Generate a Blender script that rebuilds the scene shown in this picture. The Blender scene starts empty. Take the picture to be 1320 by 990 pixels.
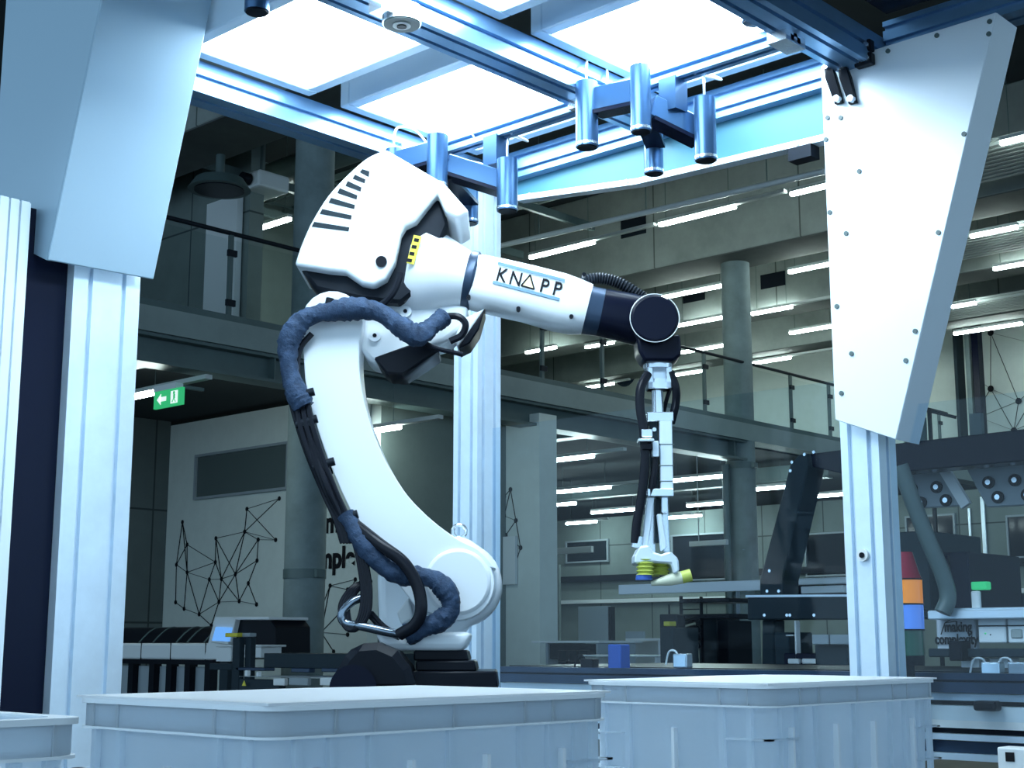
import bpy, bmesh, math, random
from mathutils import Vector, Matrix
random.seed(4)
R = math.radians
S = bpy.context.scene
COL = S.collection

# ------------------------------------------------------------------ camera
FPX, HOR, YAW, CAMZ = 1850.0, 830.0, R(42.8), 1.1      # focal length in px, horizon row, heading, eye height
TH = math.atan((HOR - 495) / FPX)
FH = Vector((math.cos(YAW), math.sin(YAW), 0)); RT = Vector((math.sin(YAW), -math.cos(YAW), 0)); UP = Vector((0, 0, 1))
FW = FH * math.cos(TH) + UP * math.sin(TH); UC = -FH * math.sin(TH) + UP * math.cos(TH)
CAM = Vector((0, 0, CAMZ))
cd = bpy.data.cameras.new('camera'); cam = bpy.data.objects.new('camera', cd); COL.objects.link(cam)
cam.matrix_world = Matrix(((RT.x, UC.x, -FW.x, 0), (RT.y, UC.y, -FW.y, 0), (RT.z, UC.z, -FW.z, CAMZ), (0, 0, 0, 1)))
cd.sensor_width = 36; cd.lens = 36 * FPX / 1320; cd.clip_start = .02; cd.clip_end = 200
S.camera = cam

# ------------------------------------------------------------------ world, exposure
w = bpy.data.worlds.new('hall_ambient'); S.world = w; w.use_nodes = True
w.node_tree.nodes['Background'].inputs[0].default_value = (.44, .68, .90, 1)
w.node_tree.nodes['Background'].inputs[1].default_value = 1.0
vs = S.view_settings; vs.view_transform = 'Standard'; vs.look = 'None'; vs.exposure = 0.75; vs.gamma = 1.0; vs.use_curve_mapping = False
LED_STRENGTH, TUBE_STRENGTH = 14.0, 40.0

# ------------------------------------------------------------------ real positions from measured rows/columns
def ray(x, y): return FW * FPX + RT * (x - 660) + UC * (495 - y)
def onp(x, y, i, v):
    d = ray(x, y); return CAM + d * ((v - CAM[i]) / d[i])
def onX(x, y, v): return onp(x, y, 0, v)
def onY(x, y, v): return onp(x, y, 1, v)
def onZ(x, y, v): return onp(x, y, 2, v)
def atd(x, y, d):
    r = ray(x, y); return CAM + r * (d / r.dot(FH))

# ------------------------------------------------------------------ materials
def mat(name, col, rough=.5, metal=0., var=0., scale=6., bump=0., emit=None, es=0., coat=0., trans=0.):
    m = bpy.data.materials.new(name); m.use_nodes = True
    nt = m.node_tree; b = nt.nodes['Principled BSDF']
    b.inputs['Base Color'].default_value = (*col, 1); b.inputs['Roughness'].default_value = rough
    b.inputs['Metallic'].default_value = metal; b.inputs['Coat Weight'].default_value = coat
    if trans: b.inputs['Transmission Weight'].default_value = trans
    if emit: b.inputs['Emission Color'].default_value = (*emit, 1); b.inputs['Emission Strength'].default_value = es
    if var or bump:
        tc = nt.nodes.new('ShaderNodeTexCoord'); n = nt.nodes.new('ShaderNodeTexNoise')
        n.inputs['Scale'].default_value = scale; n.inputs['Detail'].default_value = 6; n.inputs['Roughness'].default_value = .65
        nt.links.new(tc.outputs['Object'], n.inputs['Vector'])
        if var:
            r = nt.nodes.new('ShaderNodeValToRGB')
            r.color_ramp.elements[0].position = .3; r.color_ramp.elements[1].position = .7
            r.color_ramp.elements[0].color = (*[c * (1 - var) for c in col], 1)
            r.color_ramp.elements[1].color = (*[min(1, c * (1 + var)) for c in col], 1)
            nt.links.new(n.outputs['Fac'], r.inputs[0]); nt.links.new(r.outputs[0], b.inputs['Base Color'])
        if bump:
            bp = nt.nodes.new('ShaderNodeBump'); bp.inputs['Strength'].default_value = bump; bp.inputs['Distance'].default_value = .02
            nt.links.new(n.outputs['Fac'], bp.inputs['Height']); nt.links.new(bp.outputs[0], b.inputs['Normal'])
    return m
def panel_mat(name, col, bw, bh, var=.12):
    """cast concrete with fine formwork seams"""
    m = mat(name, col, .85, var=var, scale=1.7)
    nt = m.node_tree; b = nt.nodes['Principled BSDF']; src = b.inputs['Base Color'].links[0].from_socket
    tc = nt.nodes.new('ShaderNodeTexCoord'); sp = nt.nodes.new('ShaderNodeSeparateXYZ'); ad = nt.nodes.new('ShaderNodeMath'); cb = nt.nodes.new('ShaderNodeCombineXYZ')
    nt.links.new(tc.outputs['Object'], sp.inputs[0]); nt.links.new(sp.outputs['X'], ad.inputs[0]); nt.links.new(sp.outputs['Y'], ad.inputs[1])
    nt.links.new(ad.outputs[0], cb.inputs['X']); nt.links.new(sp.outputs['Z'], cb.inputs['Y'])
    br = nt.nodes.new('ShaderNodeTexBrick'); br.offset = 0; br.inputs['Scale'].default_value = 1
    br.inputs['Brick Width'].default_value = bw; br.inputs['Row Height'].default_value = bh; br.inputs['Mortar Size'].default_value = .012
    br.inputs['Color1'].default_value = br.inputs['Color2'].default_value = (1, 1, 1, 1); br.inputs['Mortar'].default_value = (.35, .35, .35, 1)
    mx = nt.nodes.new('ShaderNodeMix'); mx.data_type = 'RGBA'; mx.blend_type = 'MULTIPLY'; mx.inputs['Factor'].default_value = 1
    nt.links.new(cb.outputs[0], br.inputs['Vector']); nt.links.new(src, mx.inputs['A']); nt.links.new(br.outputs['Color'], mx.inputs['B'])
    nt.links.new(mx.outputs['Result'], b.inputs['Base Color'])
    return m
def emis(name, col, s):
    m = bpy.data.materials.new(name); m.use_nodes = True; nt = m.node_tree; nt.nodes.clear()
    e = nt.nodes.new('ShaderNodeEmission'); o = nt.nodes.new('ShaderNodeOutputMaterial')
    e.inputs[0].default_value = (*col, 1); e.inputs[1].default_value = s; nt.links.new(e.outputs[0], o.inputs[0]); return m
def glass_mat(name, tint, gloss=.06):
    m = bpy.data.materials.new(name); m.use_nodes = True; nt = m.node_tree; nt.nodes.clear()
    t = nt.nodes.new('ShaderNodeBsdfTransparent'); g = nt.nodes.new('ShaderNodeBsdfGlossy'); x = nt.nodes.new('ShaderNodeMixShader'); o = nt.nodes.new('ShaderNodeOutputMaterial')
    t.inputs[0].default_value = (*tint, 1); g.inputs['Roughness'].default_value = .03; x.inputs[0].default_value = gloss
    nt.links.new(t.outputs[0], x.inputs[1]); nt.links.new(g.outputs[0], x.inputs[2]); nt.links.new(x.outputs[0], o.inputs[0]); return m
def plastic_mat(name, col, tl):
    m = mat(name, col, .35); nt = m.node_tree; b = nt.nodes['Principled BSDF']; o = nt.nodes['Material Output']
    t = nt.nodes.new('ShaderNodeBsdfTranslucent'); t.inputs[0].default_value = (*col, 1); x = nt.nodes.new('ShaderNodeMixShader'); x.inputs[0].default_value = tl
    nt.links.new(b.outputs[0], x.inputs[1]); nt.links.new(t.outputs[0], x.inputs[2]); nt.links.new(x.outputs[0], o.inputs[0]); return m
M = dict(
    concrete=panel_mat('cast_concrete', (.17, .21, .20), 1.25, 3.0), column=mat('column_concrete', (.17, .22, .225), .8, var=.2, scale=3, bump=.15),
    beamc=panel_mat('beam_concrete', (.25, .28, .265), 2.4, 5.0, .18), darkc=panel_mat('dark_concrete', (.10, .125, .125), .62, 1.35), ceil=mat('ceiling_dark', (.05, .06, .065), .9),
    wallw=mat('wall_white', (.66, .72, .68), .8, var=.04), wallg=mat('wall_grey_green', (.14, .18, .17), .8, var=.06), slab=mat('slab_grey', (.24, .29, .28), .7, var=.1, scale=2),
    steel=mat('painted_steel', (.08, .12, .12), .45, var=.15, scale=2), floor=mat('floor_screed', (.06, .07, .07), .5, var=.15),
    alu=mat('anodised_aluminium', (.72, .84, .94), .3, .35, var=.06, scale=9), aluw=mat('pale_aluminium', (.78, .88, .96), .35, .3), sheet=mat('coated_sheet', (.80, .88, .94), .38, .1),
    sheet_dim=mat('dimmed_sheet', (.40, .55, .66), .4, .1),  # darker, bluer copy of the coated sheet; dimmer light put into the colour
    alub=mat('beam_aluminium', (.20, .37, .58), .28, .6, var=.06, scale=9), board=mat('board_grey', (.60, .63, .66), .6), glasd=mat('window_grey', (.10, .13, .13), .15),
    camm=mat('camera_metal', (.06, .14, .27), .3, .6), fascia=mat('fascia_metal', (.05, .17, .23), .45, .2),
    blacka=mat('black_panel', (.006, .009, .024), .25), navy=mat('navy_profile', (.03, .055, .10), .35, .4, var=.2), black=mat('black_plastic', (.006, .008, .013), .35), blackm=mat('black_metal', (.014, .018, .025), .4, .2, var=.2),
    white=mat('robot_white', (.82, .87, .91), .32, coat=.3), whitep=mat('white_plastic', (.75, .78, .78), .4), wrist=mat('wrist_black', (.005, .007, .018), .3), rubber=mat('hose_rubber', (.012, .014, .02), .25),
    cloth=mat('hose_cloth', (.035, .06, .11), .55, var=.4, scale=30, bump=.5), chrome=mat('machined_metal', (.70, .78, .85), .2, .8), pipem=mat('dark_pipe_metal', (.22, .27, .33), .18, .9), blue=mat('logo_blue', (.16, .30, .43), .5), ink=mat('ink_black', (.012, .012, .015), .6),
    yellow=mat('label_yellow', (.75, .66, .05), .5), lime=mat('lime_silicone', (.55, .62, .12), .45), cream=mat('bottle_cream', (.80, .82, .62), .35), gold=mat('logo_yellow', (.85, .72, .42), .5),
    led=emis('led_diffuser', (.68, .87, 1.0), LED_STRENGTH), ledf=mat('led_frame', (.66, .80, .92), .45), tube=emis('tube_light', (.82, 1.0, .96), TUBE_STRENGTH), lightbody=mat('luminaire_body', (.5, .53, .52), .5),
    ribbed=mat('radiant_panel', (.33, .37, .36), .6), glass=glass_mat('safety_glass', (.90, .955, .99), .016), glassr=glass_mat('railing_glass', (.95, .97, .965), .02), crate=plastic_mat('crate_plastic', (.90, .95, .99), .7), lidp=plastic_mat('lid_plastic', (.95, .97, .99), .3), lid=mat('crate_lid', (.92, .95, .97), .4),
    green=mat('exit_green', (.02, .30, .11), .5, emit=(.03, .45, .16), es=.5), signw=mat('sign_white', (.8, .8, .8), .5, emit=(.8, .9, .85), es=.5), screen=mat('tablet_screen', (.05, .12, .3), .2, emit=(.10, .28, .62), es=.8),
    orange=mat('beacon_amber', (.75, .25, .02), .2, emit=(1.0, .27, .02), es=.25), beaconb=mat('beacon_blue', (.10, .25, .7), .2, emit=(.12, .30, 1.0), es=.2), beaconr=mat('beacon_red', (.28, .03, .05), .15), beacong=mat('beacon_green', (.01, .09, .05), .2),
    window=mat('window_dark', (.012, .016, .022), .1), grey=mat('cabinet_grey', (.30, .35, .38), .5), bluep=mat('blue_plastic', (.03, .10, .42), .4), dgrey=mat('dark_cabinet', (.022, .036, .046), .5),
)

for k in ('black', 'blackm', 'blacka', 'dgrey', 'rubber', 'window', 'ink', 'cloth', 'ceil', 'wrist'): M[k].node_tree.nodes['Principled BSDF'].inputs['Specular IOR Level'].default_value = .12
# ------------------------------------------------------------------ mesh helpers
def B(): return bmesh.new()
def box(bm, x0, x1, y0, y1, z0, z1):
    m = Matrix.Translation(((x0 + x1) / 2, (y0 + y1) / 2, (z0 + z1) / 2)) @ Matrix.Diagonal((abs(x1 - x0), abs(y1 - y0), abs(z1 - z0), 1))
    bmesh.ops.create_cube(bm, size=1, matrix=m); return bm
def bar(bm, p0, p1, wd, ht, up=UP):
    """oriented box from p0 to p1"""
    p0, p1 = Vector(p0), Vector(p1); d = p1 - p0; L = d.length; d.normalize()
    s = d.cross(up)
    if s.length < 1e-4: s = d.cross(Vector((1, 0, 0)))
    s.normalize(); t = s.cross(d)
    m = Matrix((( d.x, s.x, t.x, 0), (d.y, s.y, t.y, 0), (d.z, s.z, t.z, 0), (0, 0, 0, 1)))
    bmesh.ops.create_cube(bm, size=1, matrix=Matrix.Translation((p0 + p1) / 2) @ m @ Matrix.Diagonal((L, wd, ht, 1))); return bm
def cyl(bm, p0, p1, r0, r1=None, n=20):
    p0, p1 = Vector(p0), Vector(p1); d = p1 - p0; r1 = r0 if r1 is None else r1
    q = d.to_track_quat('Z', 'Y').to_matrix().to_4x4()
    bmesh.ops.create_cone(bm, cap_ends=True, segments=n, radius1=r0, radius2=r1, depth=d.length, matrix=Matrix.Translation((p0 + p1) / 2) @ q); return bm
def spline(pts, k=6):
    P = [Vector(p) for p in pts]; P = [P[0] * 2 - P[1]] + P + [P[-1] * 2 - P[-2]]; out = []
    for i in range(1, len(P) - 2):
        for j in range(k):
            t = j / k; a, b, c, d = P[i - 1:i + 3]
            out.append(.5 * ((2 * b) + (c - a) * t + (2 * a - 5 * b + 4 * c - d) * t * t + (3 * b - a - 3 * c + d) * t ** 3))
    out.append(P[-2]); return out
def tube(bm, pts, r, n=10, k=6, wob=0., rings=0.):
    P = spline(pts, k) if k else [Vector(p) for p in pts]
    prev = None; u = None
    for i, p in enumerate(P):
        t = (P[min(i + 1, len(P) - 1)] - P[max(i - 1, 0)]).normalized()
        if u is None: u = t.orthogonal().normalized()
        else: u = (u - t * u.dot(t)).normalized()
        v = t.cross(u); rr = r(i / (len(P) - 1)) if callable(r) else r
        if rings: rr *= 1 + (rings if i % 2 else -rings)
        ring = []
        for a in range(n):
            an = 2 * math.pi * a / n; q = rr * (1 + (random.uniform(-wob, wob) if wob else 0))
            ring.append(bm.verts.new(p + (u * math.cos(an) + v * math.sin(an)) * q))
        if prev:
            for a in range(n): bm.faces.new((prev[a], prev[(a + 1) % n], ring[(a + 1) % n], ring[a]))
        else: bm.faces.new(ring[::-1])
        prev = ring
    bm.faces.new(prev); return bm
def poly(bm, pts, off):
    """closed outline (3D points) pushed by the vector off"""
    a = [bm.verts.new(p) for p in pts]; b = [bm.verts.new(Vector(p) + Vector(off)) for p in pts]; n = len(a)
    bm.faces.new(a); bm.faces.new(b[::-1])
    for i in range(n): bm.faces.new((a[i], b[i], b[(i + 1) % n], a[(i + 1) % n]))
    return bm
def slotpoly(wd, ht, nu, nv, g=.014, d=.015):
    """extrusion section with open grooves, centred"""
    out = []
    def side(o, du, nrm, L, n):
        out.append(o)
        for i in range(n):
            c = L * (i + .5) / n
            for s, dd in ((c - g / 2, 0), (c - g / 2, d), (c + g / 2, d), (c + g / 2, 0)): out.append((o[0] + du[0] * s - nrm[0] * dd, o[1] + du[1] * s - nrm[1] * dd))
    a, b = wd / 2, ht / 2
    side((-a, -b), (1, 0), (0, -1), wd, nu); side((a, -b), (0, 1), (1, 0), ht, nv); side((a, b), (-1, 0), (0, 1), wd, nu); side((-a, b), (0, -1), (-1, 0), ht, nv)
    return out
def profile(bm, p0, p1, wd, ht, nu, nv, axis):
    """grooved extrusion along axis 'x','y' or 'z'"""
    p0, p1 = Vector(p0), Vector(p1)
    f = {'x': lambda u, v: Vector((0, u, v)), 'y': lambda u, v: Vector((u, 0, v)), 'z': lambda u, v: Vector((u, v, 0))}[axis]
    return poly(bm, [p0 + f(u, v) for u, v in slotpoly(wd, ht, nu, nv)], p1 - p0)
def obj(name, bm, m, parent=None, smooth=False, bevel=0., seg=2):
    bmesh.ops.recalc_face_normals(bm, faces=bm.faces[:])
    me = bpy.data.meshes.new(name); bm.to_mesh(me); bm.free(); me.materials.append(M[m] if isinstance(m, str) else m)
    if smooth:
        for p in me.polygons: p.use_smooth = True
        try: me.set_sharp_from_angle(angle=R(40))
        except Exception: pass
    o = bpy.data.objects.new(name, me); COL.objects.link(o)
    if parent is not None: o.parent = parent
    if bevel:
        b = o.modifiers.new('bevel', 'BEVEL'); b.width = bevel; b.segments = seg; b.limit_method = 'ANGLE'; b.angle_limit = R(35); b.use_clamp_overlap = True
        if seg > 1: b.harden_normals = False
    return o
def tag(o, label, cat, group=None):
    o['label'] = label; o['category'] = cat
    if group: o['group'] = group
    return o
def struct(name, bm, m, parent=None, **k):
    o = obj(name, bm, m, parent, **k)
    if parent is None: o['kind'] = 'structure'
    return o
def thing(name, label, cat, loc=(0, 0, 0), rz=0., group=None):
    o = bpy.data.objects.new(name, None); COL.objects.link(o); o.location = loc; o.rotation_euler = (0, 0, rz); o.empty_display_size = .1
    return tag(o, label, cat, group)
def rel(t):
    """function turning world points into the local space of an unrotated thing"""
    return lambda p: Vector(p) - t.location
def xquad(X, px0, py0, px1, py1):
    a = onX(px0, py0, X); b = onX(px1, py1, X); return min(a.y, b.y), max(a.y, b.y), min(a.z, b.z), max(a.z, b.z)
def xbox(bm, X, th, px0, py0, px1, py1, o=Vector((0, 0, 0))):
    """box whose front lies in the plane X, th deep"""
    y0, y1, z0, z1 = xquad(X, px0, py0, px1, py1); return box(bm, X - o.x, X + th - o.x, y0 - o.y, y1 - o.y, z0 - o.z, z1 - o.z)
def text(name, s, m, parent, loc, xdir, ydir, size, sx=1., off=0., ext=.0006, align='LEFT'):
    c = bpy.data.curves.new(name, 'FONT'); c.body = s; c.size = size; c.extrude = ext; c.offset = off; c.align_x = align
    t = bpy.data.objects.new(name + '_src', c); COL.objects.link(t)
    me = bpy.data.meshes.new_from_object(t); bpy.data.objects.remove(t); me.materials.clear(); me.materials.append(M[m])
    o = bpy.data.objects.new(name, me); COL.objects.link(o); o.parent = parent
    x = Vector(xdir).normalized(); y = Vector(ydir).normalized(); z = x.cross(y)
    o.matrix_local = Matrix.Translation(loc) @ Matrix(((x.x, y.x, z.x, 0), (x.y, y.y, z.y, 0), (x.z, y.z, z.z, 0), (0, 0, 0, 1))) @ Matrix.Diagonal((sx, 1, 1, 1))
    return o

# ================================================================== BUILDING (setting)
struct('floor', box(B(), -6, 30, -14, 30, -.1, 0), 'floor')
struct('ceiling', box(B(), -6, 30, -14, 30, 7.7, 7.8), 'ceil')
struct('wall_back', box(B(), 25, 25.2, -14, 30, 0, 7.7), 'wallw')
struct('wall_far_left', box(B(), -6, 30, 24, 24.2, 0, 7.7), 'concrete')
# rooms under the gallery
struct('wall_room', box(B(), 10, 10.15, 11.3, 15.0, 0, 3.75), 'wallw')
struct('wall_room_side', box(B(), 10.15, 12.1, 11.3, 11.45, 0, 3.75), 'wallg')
struct('wall_pier', box(B(), 12.1, 12.4, 10.78, 11.45, 0, 3.7), 'wallw')
struct('wall_dark', box(B(), 4, 10, 15.0, 15.2, 0, 3.8), 'darkc')
struct('wall_hall', box(B(), 22, 22.2, 6, 24, 0, 3.55), 'concrete')
struct('wall_gallery', box(B(), 9.6, 9.8, 13.0, 24, 4.06, 7.7), 'concrete')
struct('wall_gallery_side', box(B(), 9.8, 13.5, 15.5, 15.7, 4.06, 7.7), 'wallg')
# gallery slab, steel edge beam, columns, ceiling beams
struct('floor_gallery', box(B(), 2, 25, 10.8, 24, 3.83, 4.06), 'slab')
struct('ceiling_gallery', box(B(), 2, 24.9, 11.12, 23.9, 3.805, 3.828), 'ceil')
t = thing('steel_beam', 'long grey steel I-beam carrying the edge of the gallery slab', 'beam', (2, 10.95, 3.69))
bm = B(); box(bm, 0, 14.4, -.13, .13, .105, .135); box(bm, 0, 14.4, -.13, .13, -.135, -.105); obj('flange', bm, 'steel', t)
obj('web', box(B(), 0, 14.4, -.02, .02, -.105, .105), 'steel', t)
for i, x in enumerate((6.35, 14.1)):
    obj('stiffener_plate', box(B(), x, x + .015, -.12, -.02, -.105, .105), 'steel', t)
for k, (x, lab) in enumerate(((7.0, 'cross beam under the gallery left of the concrete column'), (13.2, 'cross beam under the gallery near the round column'), (19.0, 'cross beam under the far end of the gallery'))):
    t = thing('cross_beam', 'dark steel ' + lab, 'beam', (x, 11.1, 3.7)); obj('web', box(B(), -.015, .015, 0, 10 if x > 10 else 3.8, -.12, .12), 'steel', t)
    bm = B(); box(bm, -.1, .1, 0, 10 if x > 10 else 3.8, -.14, -.12); box(bm, -.1, .1, 0, 10 if x > 10 else 3.8, .11, .13); obj('flange', bm, 'steel', t)
for (x, lab) in ((8.92, 'round concrete column standing behind the robot arm'), (16.50, 'round concrete column standing right of the gripper')):
    t = thing('concrete_column', lab, 'column', (x, 11.0, 0))
    obj('shaft', cyl(B(), (0, 0, 0), (0, 0, 6.36), .2, n=40), 'column', t, smooth=True)
    for z in ((1.72,) if x < 10 else (1.75, 3.45)):
        bm = B(); cyl(bm, (0, 0, z), (0, 0, z + .09), .208, n=40); box(bm, -.05, .05, -.245, -.2, z + .01, z + .08); obj('clamp_band', bm, 'steel', t, smooth=True)
    if x > 10: obj('downpipe', cyl(B(), (-.28, .06, 0), (-.28, .06, 3.5), .05, n=14), 'steel', t, smooth=True)
for (x0, x1, lab) in ((8.15, 8.98, 'concrete ceiling beam at upper left resting on the column behind the robot'), (15.95, 16.8, 'deep concrete ceiling beam carried by the column right of the gripper'),
                      (19.15, 19.8, 'second concrete ceiling beam beyond the column right of the gripper'), (22.0, 22.6, 'farthest concrete ceiling beam in front of the white wall')):
    t = thing('ceiling_beam', lab, 'beam', (x0, 0, 6.36)); obj('beam_body', box(B(), 0, x1 - x0, -14, 24, 0, 1.34), 'beamc', t, bevel=.02, seg=1)
# gallery railing: posts, panes, rails
t = thing('gallery_railing', 'glass railing with slim steel posts and handrail along the gallery edge', 'railing', (2, 10.86, 4.06)); r_ = rel(t)
posts = [4.2, 5.4, 6.6, 7.81, 9.3, 10.4, 11.3, 12.23, 13.33, 14.4, 15.47, 16.5, 17.6, 18.66, 19.8, 21, 22.2]
for x in posts:
    bm = B(); box(bm, x - 2.02, x - 1.98, -.03, .01, -.15, .84); o = obj('post', bm, 'steel', t)
    for z in (.18, .66): obj('glass_clamp', box(B(), x - 2.05, x - 1.95, -.05, -.02, z - .03, z + .03), 'blackm', o)
for a, b in zip(posts[:-1], posts[1:]): obj('glass_pane', box(B(), a - 1.96, b - 2.04, -.005, .005, .08, .80), 'glassr', t)
obj('handrail', cyl(B(), (2, -.01, .86), (20.5, -.01, .86), .022, n=12), 'blackm', t, smooth=True)
obj('foot_rail', box(B(), 2, 20.5, -.06, .0, .0, .06), 'steel', t)

# ---------------- fluorescent lights
BEAMS = ((8.15, 8.98), (15.95, 16.8), (19.15, 19.8), (22.0, 22.6))
def strip(label, X, z, y0, y1, trail=0., group='light strips'):
    """lit tube of a continuous luminaire run; trail = length of unlit body carried on towards -Y"""
    t = thing('light_strip', label, 'light', (X, y0, z), group=group)
    obj('luminaire_body', box(B(), -.035, .035, -trail, y1 - y0, .02, .06), 'lightbody', t)
    tb = obj('lit_tube', box(B(), -.03, .03, 0, y1 - y0, -.025, .02), 'tube', t, bevel=.012)
    top = 3.81 - z if z < 5 else (6.36 - z if any(a < X < b for a, b in BEAMS) else 7.7 - z)
    for y in (.1, y1 - y0 - .1): obj('suspension_wire', cyl(B(), (0, y, .06), (0, y, top), .004, n=6), 'steel', t)
def pstrip(label, z, a, b, c, d, trail=0., group='light strips'):
    p, q = onZ(a, b, z), onZ(c, d, z); strip(label, (p.x + q.x) / 2, z, min(p.y, q.y), max(p.y, q.y), trail, group)
G1, G2 = 'light strips on the hall ceiling', 'light strips under the gallery'
for lab, q, tr in (('lit tube directly above the robot forearm', (683, 332, 766, 312), 1.0), ('lit tube left of the black louvre on the ceiling', (850, 290, 948, 266), .7), ('short lit tube ending at the right white plate, highest row', (1018, 250, 1075, 238), 0),
                   ('lit tube ending at the round column, second row', (855, 384, 934, 367), .3), ('lit tube between round column and right white plate, second row', (1017, 351, 1075, 339), 0),
                   ('lit tube ending at the round column, third row', (875, 420, 940, 407), 0), ('lit tube right of the round column, third row', (970, 405, 1020, 395), .9), ('short lit tube under the robot forearm', (680, 455, 715, 447), 0),
                   ('lit tube just right of the black wrist', (880, 455, 940, 443), .2), ('lit tube before the white wall left of the plate', (1020, 430, 1075, 419), 0), ('lit tube seen under the black wrist', (867, 485, 905, 477), 0), ('lowest lit tube right of the round column', (970, 468, 1020, 461), 1.0),
                   ('lit tube above the hoses between forearm and gallery', (756, 448, 790, 441), .4), ('lit tube low behind the gallery railing posts', (757, 500, 790, 494), .4),
                   ('lit tube left of the concrete column at upper left', (310, 302, 374, 282), 0), ('lit tube beside the left sheet metal cover', (196, 343, 250, 324), 0),
                   ('topmost lit tube at the right picture edge', (1290, 185, 1345, 171), 0), ('lit tube right of the teal edge, second row', (1250, 304, 1313, 293), 0), ('lit tube at the right picture edge, third row', (1281, 347, 1340, 336), .4),
                   ('short lit tube right of the teal edge, fourth row', (1228, 396, 1257, 390), 0), ('long lit tube above the network drawing at right', (1232, 431, 1316, 416), 0)):
    pstrip(lab, 6.28, *q, tr, G1)
for lab, q, tr in (('lit tube under the gallery beside the aluminium post', (683, 596, 768, 588), .5), ('lit tube left of the gripper hoses, second row', (717, 634, 788, 628), .6), ('lit tube above the white pier corner, third row', (682, 653, 746, 649), 0),
                   ('lit tube touching the gripper hoses on the left', (764, 661, 820, 656), .2), ('small lit tube deep under the gallery', (731, 675, 768, 672), .3), ('lit tube between gripper and round column, upper', (865, 620, 936, 613), 0),
                   ('lit tube between gripper and round column, lower', (886, 652, 936, 648), 0), ('lit tube beside the gripper fingers', (860, 668, 901, 664), 0), ('lit tube holding the green exit sign', (150, 516, 207, 504), .75), ('short lit tube behind the curved arm', (470, 557, 515, 550), .6),
                   ('lit tube right of the round column under the gallery', (975, 631, 1012, 627), 0), ('lit tube seen through the black slanted leg frame', (1040, 641, 1094, 636), 0)):
    pstrip(lab, 3.3 if 'curved arm' in lab else 3.4, *q, tr, G2)

# ---------------- radiant ceiling panels right
for (x0, x1, ye, lab) in ((14.2, 15.45, 7.75, 'ribbed ceiling panel at the top right beside the plate'), (17.35, 18.5, 9.0, 'ribbed ceiling panel second from the top right'), (20.9, 21.9, 10.5, 'ribbed ceiling panel lowest at the right')):
    t = thing('radiant_panel', 'grey ' + lab, 'ceiling panel', (x0, ye, 6.36)); obj('sheet', box(B(), 0, x1 - x0, -14, 0, .02, .05), 'ribbed', t)
    for k in range(10): obj('rib', box(B(), .04 + k * (x1 - x0 - .08) / 10, .04 + (k + .55) * (x1 - x0 - .08) / 10, -14, -.03, -.02, .02), 'ribbed', t)
    obj('end_rail', box(B(), 0, x1 - x0, -.02, .02, -.03, .03), 'lightbody', t)

# ---------------- printed graphics on walls
def network(name, label, X, nodes, edges, lw=.012, nr=.028):
    bm = B(); P = [onX(x, y, X) for x, y in nodes]
    for a, b in edges: bar(bm, P[a], P[b], lw, .004, up=Vector((0, 1, 0)) if abs(P[a].y - P[b].y) < .01 else UP)
    o = Vector((X, P[0].y, P[0].z))
    for p in P: cyl(bm, p - Vector((.003, 0, 0)), p + Vector((.002, 0, 0)), nr, n=12)
    bmesh.ops.translate(bm, verts=bm.verts[:], vec=-o); ob = obj(name, bm, 'ink'); ob.location = o; return tag(ob, label, 'wall graphic')
cr = lambda l: [(x / 2.828, 550 + y / 2.828) for x, y in l]
network('network_drawing', 'black network of lines and dots drawn on the left white wall', 9.994, cr([(665, 348), (682, 430), (785, 494), (643, 503), (682, 531), (763, 557), (807, 555), (858, 538), (787, 407), (892, 383), (900, 300), (941, 412), (1005, 413), (937, 488), (905, 571), (872, 636), (935, 648), (798, 639), (726, 684), (671, 664), (1018, 262), (640, 640), (770, 725)]),
        [(0, 1), (0, 3), (0, 4), (1, 2), (1, 3), (1, 4), (2, 4), (2, 5), (2, 6), (2, 8), (3, 4), (4, 5), (4, 19), (4, 18), (5, 6), (5, 18), (5, 17), (6, 7), (6, 8), (6, 9), (7, 9), (7, 8), (7, 13), (7, 11), (8, 9), (9, 10), (9, 11), (9, 12), (9, 20), (10, 20), (10, 12), (11, 12), (11, 13), (13, 14), (14, 15), (14, 16), (15, 16), (15, 17), (15, 6), (17, 18), (17, 6), (18, 19), (19, 21), (3, 21), (18, 22), (17, 22), (7, 17), (15, 7)], .011, .026)
network('network_drawing', 'black network lines on the wall between column and robot hoses', 9.994, [(425.5, 755), (458, 747), (414, 815), (430, 840), (448, 760), (440, 788), (448, 818), (412, 790)], [(0, 1), (0, 4), (0, 2), (0, 7), (2, 5), (2, 6), (2, 3), (1, 5)], .011, .024)
network('network_drawing', 'black network lines on the narrow pier beside the aluminium post', 12.094, [(658, 631), (665, 671), (671, 706), (650, 640), (652, 690), (650, 665), (664, 728)], [(0, 1), (1, 2), (0, 3), (1, 4), (0, 5), (1, 5), (2, 6), (2, 4)], .012, .028)
network('network_drawing', 'large black network drawing on the white wall at far right', 24.96, [(1277, 429), (1277, 501), (1313, 517), (1307, 555), (1258, 488), (1262, 526), (1262, 538), (1345, 446), (1345, 490), (1340, 540)], [(0, 1), (0, 2), (0, 7), (1, 2), (1, 3), (1, 4), (1, 5), (2, 3), (2, 6), (2, 8), (3, 9), (3, 6), (3, 8)], .022, .06)
t = thing('wall_lettering', 'bold black lettering on the white wall right of the column', 'lettering', onX(410, 700, 9.99))
r_ = rel(t)
for s, px, py in (('comp', 449, 684), ('simple', 457, 730)):
    p = onX(px, py, 9.992); text('letters', s, 'ink', t, r_(p), (0, -1, 0), (0, 0, 1), .31, .98, .012, align='RIGHT')
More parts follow.
